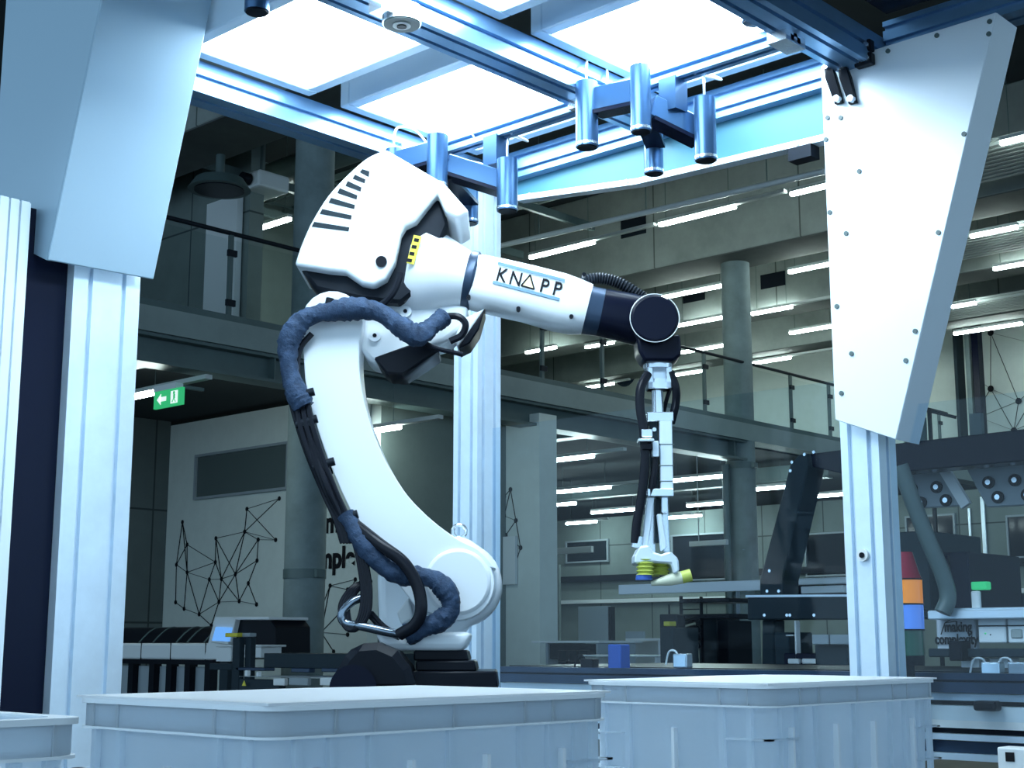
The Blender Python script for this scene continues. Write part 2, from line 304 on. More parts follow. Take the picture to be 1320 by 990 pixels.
t = tag(obj('wall_panel', xbox(B(), 12.05, .04, 648, 692, 664, 753), 'whitep'), 'white rectangular panel on the narrow pier beside the post', 'panel')
# windows
def window(n, X, q, label=None, parent=None):
    y0, y1, z0, z1 = xquad(X, *q); e = bpy.data.objects.new('window_%d' % n, None); COL.objects.link(e); e.location = (X, (y0 + y1) / 2, z0); e['kind'] = 'structure'
    h = (y1 - y0) / 2; H = z1 - z0
    obj('window_pane', box(B(), -.02, .0, -h, h, 0, H), 'glasd' if n == 1 else 'window', e)
    bm = B(); f = .03
    for a in ((-h - f, -h, -f, H + f), (h, h + f, -f, H + f), (-h, h, -f, 0), (-h, h, H, H + f)): box(bm, -.05, .0, *a)
    obj('window_frame', bm, 'grey', e)
window(1, 9.995, (257, 590, 372, 628)); window(2, 21.99, (732, 700, 784, 722)); window(3, 21.99, (868, 692, 937, 745)); window(4, 21.99, (1300, 667, 1345, 716)); window(5, 21.99, (1170, 668, 1232, 712)); window(6, 21.99, (1040, 690, 1092, 740))
# dark openings in the concrete beams
for lab, X, q in (('dark opening in the deep concrete beam above the forearm', 15.93, (800, 278, 832, 300)), ('dark slot behind the second light row left of the column', 19.13, (880, 376, 908, 386)), ('dark slot behind the second light row right of the column', 19.13, (980, 355, 1012, 367))):
    tag(obj('beam_opening', xbox(B(), X, .03, *q), 'window'), lab, 'opening')
struct('trim_1', box(B(), 21.9, 22, 6, 24, 2.3, 2.42), 'blackm'); struct('trim_2', box(B(), 21.85, 22, 6, 24, 1.88, 1.95), 'whitep')

a, b = onZ(640, 318, 6.30), onZ(1062, 221, 6.30)
t = thing('ceiling_pipe', 'pale thin pipe running under the hall ceiling above the forearm', 'pipe', b); obj('pipe', cyl(B(), (0, 0, 0), a - b, .035, n=12), 'whitep', t, smooth=True)
for f in (.15, .5, .85): obj('pipe_hanger', cyl(B(), (a - b) * f, (a - b) * f + Vector((0, 0, 1.4)), .008, n=8), 'steel', t)
# ---------------- upper left ceiling services
t = thing('cable_tray', 'dark cable ladder tray under the ceiling behind the upper left beam', 'cable tray', (11.5, 10, 7.0))
for x in (0, .5): obj('side_rail', box(B(), x, x + .03, 0, 9, 0, .08), 'steel', t)
for k in range(14): obj('rung', box(B(), 0, .53, k * .65, k * .65 + .05, .01, .04), 'steel', t)
for k, (x, z, lab) in enumerate(((10.4, 6.75, 'nearer'), (13.4, 6.9, 'farther'))):
    tag(obj('ventilation_duct', cyl(B(), (x, 10.2, z), (x, 21, z), .17, n=20), 'steel', smooth=True), 'grey round ventilation duct at upper left, the ' + lab + ' one', 'duct')
t = thing('projector', 'pale projector hung from the ceiling left of the column', 'projector', atd(335, 240, 16))
obj('case', box(B(), -.22, .22, -.28, .28, -.1, .1), 'whitep', t, bevel=.03); obj('lens', cyl(B(), (-.23, -.1, 0), (-.33, -.1, 0), .07), 'black', t, smooth=True); obj('ceiling_rod', cyl(B(), (0, 0, .1), (0, 0, 1.0), .03), 'steel', t)
t = thing('ceiling_dome', 'dark round ceiling reflector ring at upper left', 'ceiling fixture', atd(283, 238, 15))
obj('reflector', cyl(B(), (0, 0, -.06), (0, 0, .06), .34, .26, 32), 'steel', t, smooth=True); obj('inner_disc', cyl(B(), (0, 0, -.07), (0, 0, -.05), .27, .27, 32), 'black', t); obj('stem', cyl(B(), (0, 0, .06), (0, 0, 1.1), .05), 'steel', t)
for k, (y, z) in enumerate(((11.9, 6.6), (13.2, 6.45), (14.6, 6.6))):
    tag(obj('ceiling_rail', box(B(), 9.1, 14.5, y, y + .06, z, z + .1), 'steel'), ('first', 'second', 'third')[k] + ' grey ceiling rail behind the upper left column, counted from the front', 'rail')
tag(obj('gallery_door', box(B(), 9.5, 9.58, 13.1, 13.7, 4.06, 6.2), 'whitep'), 'pale lit door panel behind the gallery railing at left', 'door')
# exit sign
p = onZ(218, 506, 3.31); t = thing('exit_sign', 'green emergency exit sign with white arrow hanging under the gallery', 'sign', p)
y0, y1, z0, z1 = xquad(p.x - .02, 200, 506, 235, 521)
obj('sign_plate', box(B(), -.03, 0, y0 - p.y, y1 - p.y, z0 - p.z, z1 - p.z), 'green', t)
W, Hh = y1 - y0, z1 - z0; cy, cz = (y0 + y1) / 2 - p.y, (z0 + z1) / 2 - p.z
bm = B(); box(bm, -.034, -.03, cy + .05 * W, cy + .28 * W, cz - .02, cz + .02)
poly(bm, [(-.034, cy + .38 * W, cz), (-.034, cy + .24 * W, cz + .32 * Hh), (-.034, cy + .24 * W, cz - .32 * Hh)], (.004, 0, 0)); obj('arrow', bm, 'signw', t)
bm = B(); box(bm, -.034, -.03, cy - .36 * W, cy - .12 * W, cz - .36 * Hh, cz + .36 * Hh); d = obj('door_symbol', bm, 'signw', t)
bm = B(); box(bm, -.037, -.034, cy - .28 * W, cy - .22 * W, cz - .1 * Hh, cz + .15 * Hh); bar(bm, (-.0355, cy - .25 * W, cz - .08 * Hh), (-.0355, cy - .19 * W, cz - .3 * Hh), .012, .003); bar(bm, (-.0355, cy - .25 * W, cz - .08 * Hh), (-.0355, cy - .31 * W, cz - .3 * Hh), .012, .003); cyl(bm, (-.037, cy - .24 * W, cz + .24 * Hh), (-.034, cy - .24 * W, cz + .24 * Hh), .015, n=10); obj('running_figure', bm, 'green', d)
obj('hanger_arm', box(B(), 0, .34, cy - .02, cy + .02, z1 - p.z + .03, z1 - p.z + .06), 'steel', t)
obj('mount', box(B(), -.04, .04, cy - .3 * W, cy + .5 * W, z1 - p.z, z1 - p.z + .05), 'whitep', t)

# ================================================================== ROBOT CELL FRAME
XB, YL, YM, YR, ZB = 3.68, 3.58, 2.715, 1.96, 2.76          # back plane, left, middle, right beams, underside
t = thing('cell_post', 'tall aluminium profile post behind the robot arm', 'post', (XB, YL, 0)); obj('extrusion', profile(B(), (0, 0, 0), (0, 0, ZB), .12, .12, 2, 2, 'z'), 'alu', t)
obj('foot_plate', box(B(), -.1, .1, -.1, .1, 0, .015), 'blackm', t)
for k in (-.03, .03):
    bm = B(); box(bm, -.09, -.06, k - .018, k + .018, ZB - .09, ZB); cyl(bm, (-.095, k, ZB - .05), (-.09, k, ZB - .05), .012, n=8); obj('corner_bracket', bm, 'black', t)
t = thing('cell_post', 'aluminium profile post under the white trapezoid plate at right', 'post', (XB + .02, 2.03, 0)); obj('extrusion', profile(B(), (0, 0, 0), (0, 0, ZB), .1, .12, 1, 2, 'z'), 'alu', t)
obj('foot_plate', box(B(), -.1, .1, -.1, .1, 0, .015), 'blackm', t)
bm = B(); cyl(bm, (-.052, .0, 1.345), (-.062, .0, 1.345), .017, n=20); o = obj('lock_ring', bm, 'whitep', t, smooth=True); obj('lock_core', cyl(B(), (-.062, 0, 1.345), (-.066, 0, 1.345), .008, n=10), 'black', o)
t = thing('cell_post', 'wide aluminium post with dark inset panel at the left picture edge', 'post', (2.15, 3.62, 0))
obj('extrusion', profile(B(), (0, 0, 0), (0, 0, 2.3), .215, .09, 2, 1, 'z'), 'alu', t)
obj('dark_panel', box(B(), -.25, -.108, -.01, .02, 0, 2.3), 'blacka', t)
bm = B()
for k in range(8): box(bm, -.50 + k * .031, -.50 + k * .031 + .024, -.055, .03, 0, 2.3)
box(bm, -.5, -.25, -.045, .03, 0, 2.3); obj('ribbed_cover', bm, 'sheet', t)
# beams
def beam(label, p0, p1, wd, ht, nu, nv, ax):
    t = thing('cell_beam', label, 'beam', p0); obj('extrusion', profile(B(), (0, 0, 0), Vector(p1) - Vector(p0), wd, ht, nu, nv, ax), 'alub', t); return t
beam('long aluminium top beam running from the left cover to the rear post', (1.96, YL, ZB + .05), (XB + .06, YL, ZB + .05), .11, .1, 1, 1, 'x')
b2 = beam('middle aluminium top beam between the two rows of light panels', (1.2, YM, ZB + .05), (XB, YM, ZB + .05), .11, .1, 2, 1, 'x')
beam('right aluminium top beam ending above the white trapezoid plate', (1.2, YR, ZB + .05), (XB + .06, YR, ZB + .05), .11, .1, 2, 1, 'x')
beam('rear aluminium top beam between the two rear posts', (XB + .03, 2.02, ZB + .05), (XB + .03, 3.52, ZB + .05), .1, .1, 1, 2, 'y')
beam('outer aluminium beam running right from the plate corner', (XB + .03, -1.2, ZB + .10), (XB + .03, 1.90, ZB + .10), .1, .09, 1, 2, 'y')
tag(obj('dark_roof_panel', box(B(), 1.6, XB - .03, -.4, 1.88, ZB + .16, ZB + .18), 'blacka'), 'dark blue roof panel right of the light panels', 'panel')
# rear fascia sheet under the rear beam
t = thing('rear_fascia', 'bent sheet metal fascia under the rear top beam', 'fascia', (XB + .02, 2.1, ZB))
pts = [(0, 1.35, 0), (0, .0, 0), (0, .0, -.16), (0, .72, -.135), (0, 1.27, -.075), (0, 1.35, -.02)]
obj('sheet', poly(B(), pts, (.006, 0, 0)), 'fascia', t)
bm = B(); bar(bm, (-.02, .0, -.16), (-.02, .72, -.138), .045, .02); bar(bm, (-.02, .72, -.138), (-.02, 1.27, -.078), .045, .02); obj('lower_flange', bm, 'aluw', t)
for y, z in ((.1, -.15), (.42, -.14), (.66, -.125), (.76, -.12), (1.0, -.095), (1.2, -.07)): obj('screw', cyl(B(), (-.046, y, z - .01), (-.04, y, z - .01), .007, n=10), 'chrome', t)
obj('hanger_bracket', box(B(), -.05, 0, .05, .13, -.21, -.17), 'blackm', t)
# LED panels
for (x0, x1, y0, y1, lab) in ((2.29, 2.815, 2.86, 3.51, 'large glowing light panel at upper left above the robot'), (2.945, 3.60, 2.86, 3.51, 'glowing light panel above the robot shell, behind the left camera cluster'),
                              (1.35, 2.815, 2.06, 2.655, 'glowing light panel cut by the top picture edge'), (2.945, 3.60, 2.06, 2.655, 'glowing light panel behind the right camera cluster')):
    t = thing('ceiling_light', lab, 'light panel', (x0, y0, ZB + .10)); a, b = x1 - x0, y1 - y0; f = .045
    bm = B(); box(bm, 0, a, 0, f, 0, .1); box(bm, 0, a, b - f, b, 0, .1); box(bm, 0, f, f, b - f, 0, .1); box(bm, a - f, a, f, b - f, 0, .1); obj('frame', bm, 'ledf', t, bevel=.004, seg=1)
    obj('diffuser', box(B(), f, a - f, f, b - f, .012, .03), 'led', t); obj('back_cover', box(B(), f, a - f, f, b - f, .06, .1), 'ledf', t)
# camera bar and clusters
t = thing('camera_bar', 'aluminium cross bar carrying the two camera clusters', 'bar', (3.27, YR, ZB)); obj('extrusion', profile(B(), (0, .0, .0), (0, YL - YR, .0), .05, .05, 1, 1, 'y'), 'alub', t)
for y in (.03, YM - YR, YL - YR - .05): obj('bar_bracket', box(B(), -.05, .05, y - .03, y + .03, -.03, .045), 'chrome', t)
def cluster(label, mid, cyls, arms):
    t = thing('camera_cluster', label, 'camera cluster', mid); r_ = rel(t)
    for (px, y0, y1, D, r) in cyls:
        a, b = atd(px, y0, D), atd(px + (660 - px) * .0, y1, D); a, b = r_(a), r_(b); b.x, b.y = a.x, a.y
        h = obj('camera_housing', cyl(B(), a, b, r, n=28), 'camm', t, smooth=True)
        obj('lens_window', cyl(B(), b - Vector((0, 0, .003)), b + Vector((0, 0, .002)), r * .86, n=24), 'black', h, smooth=True)
        bm = B(); cyl(bm, b + Vector((0, 0, .004)), b + Vector((0, 0, .012)), r * 1.04, n=28); obj('end_ring', bm, 'chrome', h, smooth=True)
        top = a + Vector((0, 0, .0)); tube(bm := B(), [top, top + Vector((0, 0, .05)), top + Vector((.05, .03, .10)), top + Vector((.12, .02, .10)), Vector((3.27 - t.location.x, top.y, .0))], .004, 6); obj('cable', bm, 'whitep', t, smooth=True)
    for (p, q, D0, D1, hh) in arms:
        a, b = r_(atd(*p, D0)), r_(atd(*q, D1)); obj('bracket_arm', bar(B(), a, b, .045, hh), 'camm', t, bevel=.004, seg=1)
        bm = B(); bar(bm, a - Vector((0, 0, hh / 2 + .006)), b - Vector((0, 0, hh / 2 + .006)), .06, .012); obj('bracket_plate', bm, 'blacka', t)
    obj('hanger', box(B(), -.03, .03, -.03, .03, -.10, .0), 'camm', t)
cluster('right cluster of four silver tube cameras below the light panel', (3.27, 2.38, ZB - .02), ((756, 107, 190, 4.12, .034), (825, 86, 170, 3.95, .030), (842, 165, 224, 4.30, .030), (908, 127, 207, 4.0, .032)),
        (((768, 130), (822, 118), 4.12, 4.0, .075), ((838, 138), (898, 168), 4.0, 4.05, .07), ((825, 125), (845, 175), 4.0, 4.28, .06)))
cluster('left cluster of four silver tube cameras above the robot shell', (3.27, 3.1, ZB - .02), ((508, 193, 240, 4.55, .028), (564, 175, 242, 4.42, .034), (604, 238, 288, 4.75, .034), (654, 206, 272, 4.45, .034)),
        (((512, 210), (562, 196), 4.55, 4.45, .07), ((575, 212), (644, 234), 4.45, 4.48, .065), ((575, 215), (606, 250), 4.45, 4.72, .06)))
# ring sensor and single cameras
p = onZ(518, 22, ZB - .03); t = thing('ring_sensor', 'round metal sensor with dark centre under the middle beam', 'sensor', p)
obj('body', cyl(B(), (0, 0, -.02), (0, 0, .025), .052, n=32), 'chrome', t, smooth=True); bm = B(); cyl(bm, (0, 0, -.023), (0, 0, -.02), .048, n=32); obj('face_ring', bm, 'steel', t); obj('glow_ring', cyl(B(), (0, 0, -.026), (0, 0, -.023), .024, n=24), 'whitep', t); obj('lens', cyl(B(), (0, 0, -.029), (0, 0, -.026), .013, n=20), 'black', t); obj('bracket', box(B(), -.09, -.04, -.02, .03, -.01, .04), 'chrome', t)
for lab, px, y1, D in (('single tube camera hanging at the top left in front of the light panel', 331, 15, 3.7), ('single tube camera hanging at the top right on the beam', 972, 28, 3.75)):
    p = atd(px, y1, D); t = thing('tube_camera', lab, 'camera', p); obj('housing', cyl(B(), (0, 0, 0), (0, 0, .17), .034, n=28), 'camm', t, smooth=True); obj('lens_window', cyl(B(), (0, 0, -.004), (0, 0, .0), .03, n=24), 'black', t); obj('mount_arm', box(B(), -.015, .015, -.015, .015, .17, ZB + .03 - p.z if ZB + .03 - p.z > .2 else .3), 'blackm', t)

# trapezoid covers on the posts
t = thing('gusset_cover', 'white trapezoid sheet cover with screws at upper right', 'cover', (3.60, 2.07, 1.66)); r_ = rel(t)
face = [(3.60, 2.076, 2.80), (3.60, 1.53, 2.80), (3.60, 1.89, 1.655), (3.60, 2.076, 1.73)]
obj('front_plate', poly(B(), [r_(p) for p in face], (.006, 0, 0)), 'sheet', t, bevel=.002, seg=1)
obj('slanted_side', poly(B(), [r_(p) for p in ((3.606, 1.53, 2.80), (3.606, 1.89, 1.655), (3.606, 1.896, 1.657), (3.606, 1.536, 2.80))], (.13, 0, 0)), 'sheet', t)
for px, py in ((1276, 28), (1208, 46), (1145, 66), (1275, 44), (1067, 152), (1084, 152), (1243, 173), (1108, 221), (1070, 274), (1091, 301), (1210, 300), (1065, 180), (1079, 395), (1098, 456), (1180, 427), (1085, 507), (1168, 465)):
    p = r_(onX(px, py, 3.60)); bm = B(); cyl(bm, p - Vector((.004, 0, 0)), p, .007, n=12); obj('screw', bm, 'steel', t, smooth=True)
for px in (1078, 1096):
    a = r_(onX(px - 8, 92, 3.60)); c = r_(onX(px + 6, 130, 3.60))
    o = obj('angle_bracket', poly(B(), [a + Vector((-.035, 0, .02)), a + Vector((-.035, -.02, .02)), a + Vector((-.02, -.03, -.03)), c + Vector((-.012, -.01, -.01)), c + Vector((-.012, .014, -.01)), a + Vector((-.03, .0, -.03))], (.012, 0, 0)), 'black', t)
    bm = B(); cyl(bm, c + Vector((-.03, .0, .0)), c + Vector((-.012, .0, .0)), .010, n=12); cyl(bm, a + Vector((-.045, -.01, .0)), a + Vector((-.03, -.01, .0)), .008, n=12); obj('bolt', bm, 'chrome', o, smooth=True)
for z in (.0, .04):
    o = obj('corner_block', box(B(), -.03, -.002, -.175, -.12, 1.09 + z, 1.125 + z), 'black', t, bevel=.004); bm = B()
    for y in (-.162, -.135): cyl(bm, (-.036, y, 1.107 + z), (-.03, y, 1.107 + z), .009, n=12)
    obj('bolt', bm, 'chrome', o, smooth=True)
t = thing('gusset_cover', 'large folded sheet cover at the upper left edge, dimmer light painted into its colour', 'cover', (1.93, 3.53, 2.14)); r_ = rel(t)
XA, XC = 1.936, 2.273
obj('slanted_side', poly(B(), [r_(p) for p in ((XA, 3.53, 2.138), (XC, 3.53, 2.147), (XC, 3.26, 3.05), (XA, 3.26, 3.05))], (0, .006, 0)), 'sheet_dim', t, bevel=.002, seg=1)  # same sheet as the right cover, toned down to paint in weaker light
obj('front_plate', poly(B(), [r_(p) for p in ((XA, 3.536, 2.138), (XA, 3.266, 3.05), (XA, 3.87, 3.05), (XA, 3.87, 2.285))], (.006, 0, 0)), 'sheet_dim', t)
# safety glass
zt = onX(680, 546, XB).z
t = thing('safety_glass', 'large clear safety glass pane between the two rear posts', 'glass pane', (XB, 2.1, .9)); obj('pane', box(B(), -.004, .004, 0, 1.4, 0, zt - .9), 'glass', t)
t = thing('safety_glass', 'clear safety glass pane right of the right post', 'glass pane', (XB, .3, .9)); obj('pane', box(B(), -.004, .004, 0, 1.65, 0, .86), 'glass', t)

# ================================================================== ROBOT
RD = 4.10                                                   # distance of the plane the arm swings in
base = atd(590, 880, RD); base.z = .98
rob = thing('robot_arm', 'white six-axis industrial robot arm with black wrist and dark hoses', 'robot', base, YAW - R(90))
def L(px, py, dy=0.):
    """row/column on the swing plane -> robot space (x right, y away, z up); dy = offset in depth"""
    p = atd(px, py, RD + dy) - base; return Vector((p.dot(RT), dy, p.z))
def slab(name, pts, y0, y1, m, parent=rob, bevel=.008, seg=3, smooth=True):
    P = [L(x, y) for x, y in pts]; P = [Vector((p.x, y0, p.z)) for p in P]
    return obj(name, poly(B(), P, (0, y1 - y0, 0)), m, parent, smooth=smooth, bevel=bevel, seg=seg)
def arc(cx, cy, r, a0, a1, n=10): return [(cx + r * math.cos(R(a0 + (a1 - a0) * i / n)), cy + r * math.sin(R(a0 + (a1 - a0) * i / n))) for i in range(n + 1)]
# pedestal, black base
ped = obj('pedestal', box(B(), -.30, .22, -.2, .3, -.98, -.03), 'blackm', rob)
for k, (a, b, y0, y1) in enumerate(((537, 603, 838, 851), (540, 613, 851, 864), (520, 640, 864, 886))):
    slab('base_step', [(a, y0), (b, y0), (b + 3, y1), (a, y1)], -.12 - .02 * k, .16 + .02 * k, 'black', bevel=.004, seg=1)
mc = slab('base_motor_cover', [(438, 888), (443, 868), (456, 845), (470, 830), (497, 828), (520, 838), (536, 858), (545, 888)], -.24, -.05, 'black', bevel=.02, seg=1, smooth=False)
bm = B(); c = L(468, 884); cyl(bm, (c.x, -.262, c.z), (c.x, -.238, c.z), .062, .055, 28); obj('motor_cap', bm, 'wrist', mc, smooth=True)
slab('base_ring', [(487, 815), (610, 815), (600, 839), (500, 839)], -.13, .13, 'white', bevel=.02)
# turret (behind the lower arm) and its big joint housing
slab('turret', [(484, 735), (520, 712), (560, 690), (600, 690)] + arc(592, 752, 55, -60, 75, 14) + [(585, 826), (500, 826), (486, 800)], .03, .24, 'white', bevel=.025, seg=4)
bm = B(); c = L(592, 752); cyl(bm, (c.x, -.115, c.z), (c.x, -.02, c.z), .092, n=48); obj('shoulder_cap', bm, 'white', rob, smooth=True, bevel=.01)
bm = B(); cyl(bm, (c.x, -.02, c.z), (c.x, .03, c.z), .104, n=48); obj('shoulder_flange', bm, 'sheet', rob, smooth=True, bevel=.004)
slab('turret_cover', [(512, 790), (527, 770), (533, 797), (518, 806)], -.02, .03, 'whitep', bevel=.006)
bm = B(); e = L(591, 683); n = 24
prevr = None
tube(bm, [e + Vector((math.cos(2 * math.pi * i / n) * .019, .06, math.sin(2 * math.pi * i / n) * .019)) for i in range(n + 1)], .0055, 8, 0); cyl(bm, e + Vector((0, .06, -.05)), e + Vector((0, .06, -.022)), .012, n=14); obj('eye_bolt', bm, 'chrome', rob, smooth=True)
# lower arm
left = [(398, 470), (401, 505), (411, 545), (424, 585), (441, 628), (462, 672), (487, 715), (515, 752), (540, 785)]
right = [(640, 735), (618, 712), (590, 697), (560, 675), (530, 645), (505, 607), (487, 567), (474, 525), (468, 485), (468, 450)]
sm = lambda l: [(v.x, v.y) for v in spline([(a, b, 0) for a, b in l], 4)]
slab('lower_arm', sm(left) + arc(592, 754, 46, 115, -25, 12) + sm(right) + arc(434, 425, 39, 20, -180, 12), -.105, .03, 'white', bevel=.022, seg=4)
inl = [(410, 475), (414, 510), (424, 550), (438, 592), (455, 634), (476, 678), (500, 718), (528, 752)]
# elbow: inner motors, shell, cone, forearm
slab('elbow_core', [(392, 356), (420, 300), (500, 230), (570, 268), (580, 300), (545, 380), (520, 400), (470, 395), (412, 382)], -.09, .12, 'blackm', bevel=.01, seg=1)
sh = slab('elbow_shell', sm([(503, 212), (480, 222), (455, 243), (430, 270), (411, 300), (398, 328), (388, 357)]) + [(430, 364), (452, 366), (472, 380), (487, 383), (503, 374), (514, 352), (521, 318), (527, 308), (540, 302), (553, 285), (567, 268), (577, 292), (592, 299), (607, 290), (575, 254)], -.135, .15, 'white', bevel=.010, seg=3)
for (a, b) in (((471, 237), (482, 244)), ((462, 244), (477, 252)), ((453, 252), (472, 262)), ((443, 261), (467, 272)), ((432, 273), (464, 284)), ((421, 287), (460, 297)), ((411, 303), (457, 312))):
    dy = 7
    slab('vent_slot', [(a[0] + 2, a[1]), (b[0], b[1] - 2 if b[1] - a[1] > 7 else a[1] + 3), (b[0] - 1, b[1] + 3), (a[0] - 1, b[1] - 3 if b[1] - a[1] < 9 else a[1] + 6)], -.1365, -.130, 'dgrey', sh, bevel=0)
bm = B(); c = L(497, 353); cyl(bm, (c.x, -.142, c.z), (c.x, -.13, c.z), .016, n=20); o = obj('cable_gland', bm, 'black', sh, smooth=True)
slab('elbow_housing', [(470, 415), (478, 400), (520, 388), (560, 392), (605, 398), (600, 425), (575, 445), (545, 452), (500, 474), (478, 470), (466, 455)], -.04, .13, 'white', bevel=.016, seg=3)
for px, py in ((524, 406), (485, 437)):
    c = L(px, py); bm = B(); cyl(bm, (c.x, -.05, c.z), (c.x, -.038, c.z), .018, n=20); o = obj('bolt_boss', bm, 'white', rob, smooth=True); obj('bolt_hole', cyl(B(), (c.x, -.052, c.z), (c.x, -.05, c.z), .006, n=12), 'black', o)
slab('lower_plate', [(484, 467), (545, 445), (565, 452), (568, 458), (522, 489), (500, 487)], -.07, .10, 'black', bevel=.006, seg=1)
slab('side_blade', [(592, 455), (600, 440), (626, 402), (618, 430), (606, 448)], -.06, .08, 'black', bevel=.004, seg=1)
slab('blade_cover', [(588, 436), (598, 415), (626, 402), (600, 440), (590, 452)], -.05, .07, 'white', bevel=.006, seg=2)
def loft(name, secs, m, n=32, expo=2.0, parent=rob, smooth=True):
    """stations (px, py centre, half height px, half depth m) along the forearm; rounded-box section"""
    bm = B(); prev = None
    ax = (L(*secs[-1][:2]) - L(*secs[0][:2])).normalized(); upv = Vector((-ax.z, 0, ax.x))
    for (px, py, hh, hd) in secs:
        c = L(px, py); h = hh * RD / 1880; ring = []
        for a in range(n):
            an = 2 * math.pi * (a + .5) / n; ca, sa = math.cos(an), math.sin(an)
            ring.append(bm.verts.new(c + upv * (h * math.copysign(abs(sa) ** (2 / expo), sa)) + Vector((0, 1, 0)) * (hd * math.copysign(abs(ca) ** (2 / expo), ca))))
        if prev:
            for a in range(n): bm.faces.new((prev[a], prev[(a + 1) % n], ring[(a + 1) % n], ring[a]))
        else: bm.faces.new(ring[::-1])
        prev = ring
    bm.faces.new(prev); return obj(name, bm, m, parent, smooth=smooth)
loft('forearm_cone', [(528, 350, 60, .10), (545, 350, 62, .125), (565, 354, 56, .122), (590, 359, 45, .100), (604, 362, 39, .088)], 'white', 40)
bm = B(); c = L(531, 338)
slab('warning_label', [(537, 318), (547, 320), (537, 355), (528, 353)], -.124, -.1205, 'yellow', bevel=0, smooth=False)
for k in range(4):
    x, y = 541 - 2.9 * k, 324 + 8.5 * k; slab('label_symbol', [(x - 3, y - 2), (x + 3, y - 1), (x + 2, y + 3), (x - 4, y + 2)], -.1255, -.124, 'ink', bevel=0, smooth=False)
loft('forearm_ring', [(600, 361, 40, .090), (604, 362, 41.5, .094), (610, 363.5, 41.5, .094), (613, 364, 38, .088)], 'navy', 40)
fa = loft('forearm', [(609, 363, 35, .080), (615, 364.5, 36.5, .084), (640, 370, 37, .085), (680, 379, 37, .085), (720, 390, 38, .085), (742, 396, 36, .083), (757, 399, 32.5, .078)], 'white', 48, 3.2)
ux = (L(757, 399) - L(609, 363)).normalized(); uz = Vector((-ux.z, 0, ux.x))
def face(px, py, dy): p = L(px, py); return Vector((p.x, dy, p.z))
for a, b in (((642, 349), (727, 371)), ((636, 373), (720, 395))):
    p, q = face(*a, -.0865), face(*b, -.0865); obj('logo_bar', bar(B(), p, q, .0085, .003, up=Vector((0, 1, 0))), 'blue', fa)
for ch, px, py, sx in (('K', 638.6, 370.5, .80), ('N', 655.0, 374.8, .82), ('P', 693.6, 384.5, .86), ('P', 709.8, 388.3, .86)):
    text('logo_letter', ch, 'ink', fa, face(px, py, -.0862), ux, uz, .058, sx, .0005, .0012)
A0, A1, A2 = face(671.5, 377.5, -.087), face(688, 382, -.087), face(683, 364, -.087); ce = (A0 + A1 + A2) / 3
bm = B()
for p, q in ((A0, A1), (A1, A2), (A2, A0)): bar(bm, p, q, .0042, .002, up=Vector((0, 1, 0)))
obj('logo_triangle', bm, 'ink', fa); bm = B(); poly(bm, [ce + (p - ce) * .82 for p in (A0, A1, A2)], (0, .001, 0)); obj('logo_triangle_fill', bm, 'gold', fa)
for px, py in ((751, 363), (735, 416), (605, 391), (668, 406)):
    c = L(px, py); bm = B(); cyl(bm, (c.x, -.085, c.z), (c.x, -.06, c.z), .006, n=14); obj('bolt', bm, 'black', fa, smooth=True)
loft('wrist_sleeve', [(755, 399, 31.5, .076), (762, 401, 31, .075), (775, 403, 30.5, .074)], 'navy', 40, 3.0)
loft('wrist_body', [(775, 403, 31, .074), (800, 408, 32, .072), (822, 413, 33, .065), (838, 417, 31, .06)], 'wrist', 40, 2.8)
bm = B(); c = L(840, 419); cyl(bm, (c.x, -.092, c.z), (c.x, .08, c.z), .070, n=48); wc = obj('wrist_joint', bm, 'wrist', rob, smooth=True, bevel=.008)
bm = B(); tube(bm, [Vector((c.x + .0705 * math.cos(2 * math.pi * i / 48), -.0925, c.z + .0705 * math.sin(2 * math.pi * i / 48))) for i in range(49)], .0013, 6, 0); obj('edge_bead', bm, 'whitep', wc, smooth=True)
slab('wrist_block', [(818, 440), (874, 436), (876, 462), (866, 470), (828, 470), (821, 458)], -.06, .06, 'wrist', bevel=.008, seg=2)
bm = B(); tube(bm, [L(750, 362, .02), L(775, 359, .02), L(800, 366, .02), L(825, 381, .02), L(840, 392, .02)], .017, 14, 14, rings=.11); obj('corrugated_hose', bm, 'blackm', rob)
# hose package
FR = -.15
def H(l): return [L(x, y, d) for x, y, d in l]
sl = obj('hose_sleeve', tube(B(), H([(573, 408, -.10), (556, 421, -.12), (538, 432, -.14), (515, 420, -.15), (490, 403, -.15), (462, 398, -.15), (430, 401, -.15), (400, 407, -.15), (380, 424, -.15), (371, 450, -.15), (374, 480, -.15), (383, 508, -.15), (392, 525, -.15)]), lambda s: .029 - .004 * math.sin(s * 25), 14, 8, wob=.10), 'cloth', rob, smooth=True)
obj('hose_sleeve', tube(B(), H([(445, 664, -.15), (462, 690, -.16), (482, 716, -.17), (505, 737, -.17), (532, 742, -.16), (560, 748, -.16), (577, 765, -.16), (581, 785, -.16), (568, 800, -.16), (545, 810, -.16), (525, 818, -.15)]), lambda s: .028 - .003 * math.sin(s * 30), 14, 8, wob=.10), 'cloth', rob, smooth=True)
obj('thick_hose', tube(B(), H([(452, 672, -.15), (490, 702, -.19), (520, 725, -.2), (538, 755, -.2), (543, 785, -.2), (535, 805, -.19), (515, 818, -.17)]), .017, 12), 'rubber', rob, smooth=True)
for k in range(5):
    o = k - 2
    obj('cable', tube(B(), H([(388 + o * 3, 505, -.15), (394 + o * 4, 545, -.16 + .01 * (k % 2)), (408 + o * 4, 590, -.16), (424 + o * 4, 632, -.15 - .012 * (k % 3)), (440 + o * 4, 668, -.16), (450 + o * 4, 700, -.16)]), .0085, 8), 'rubber', rob, smooth=True)
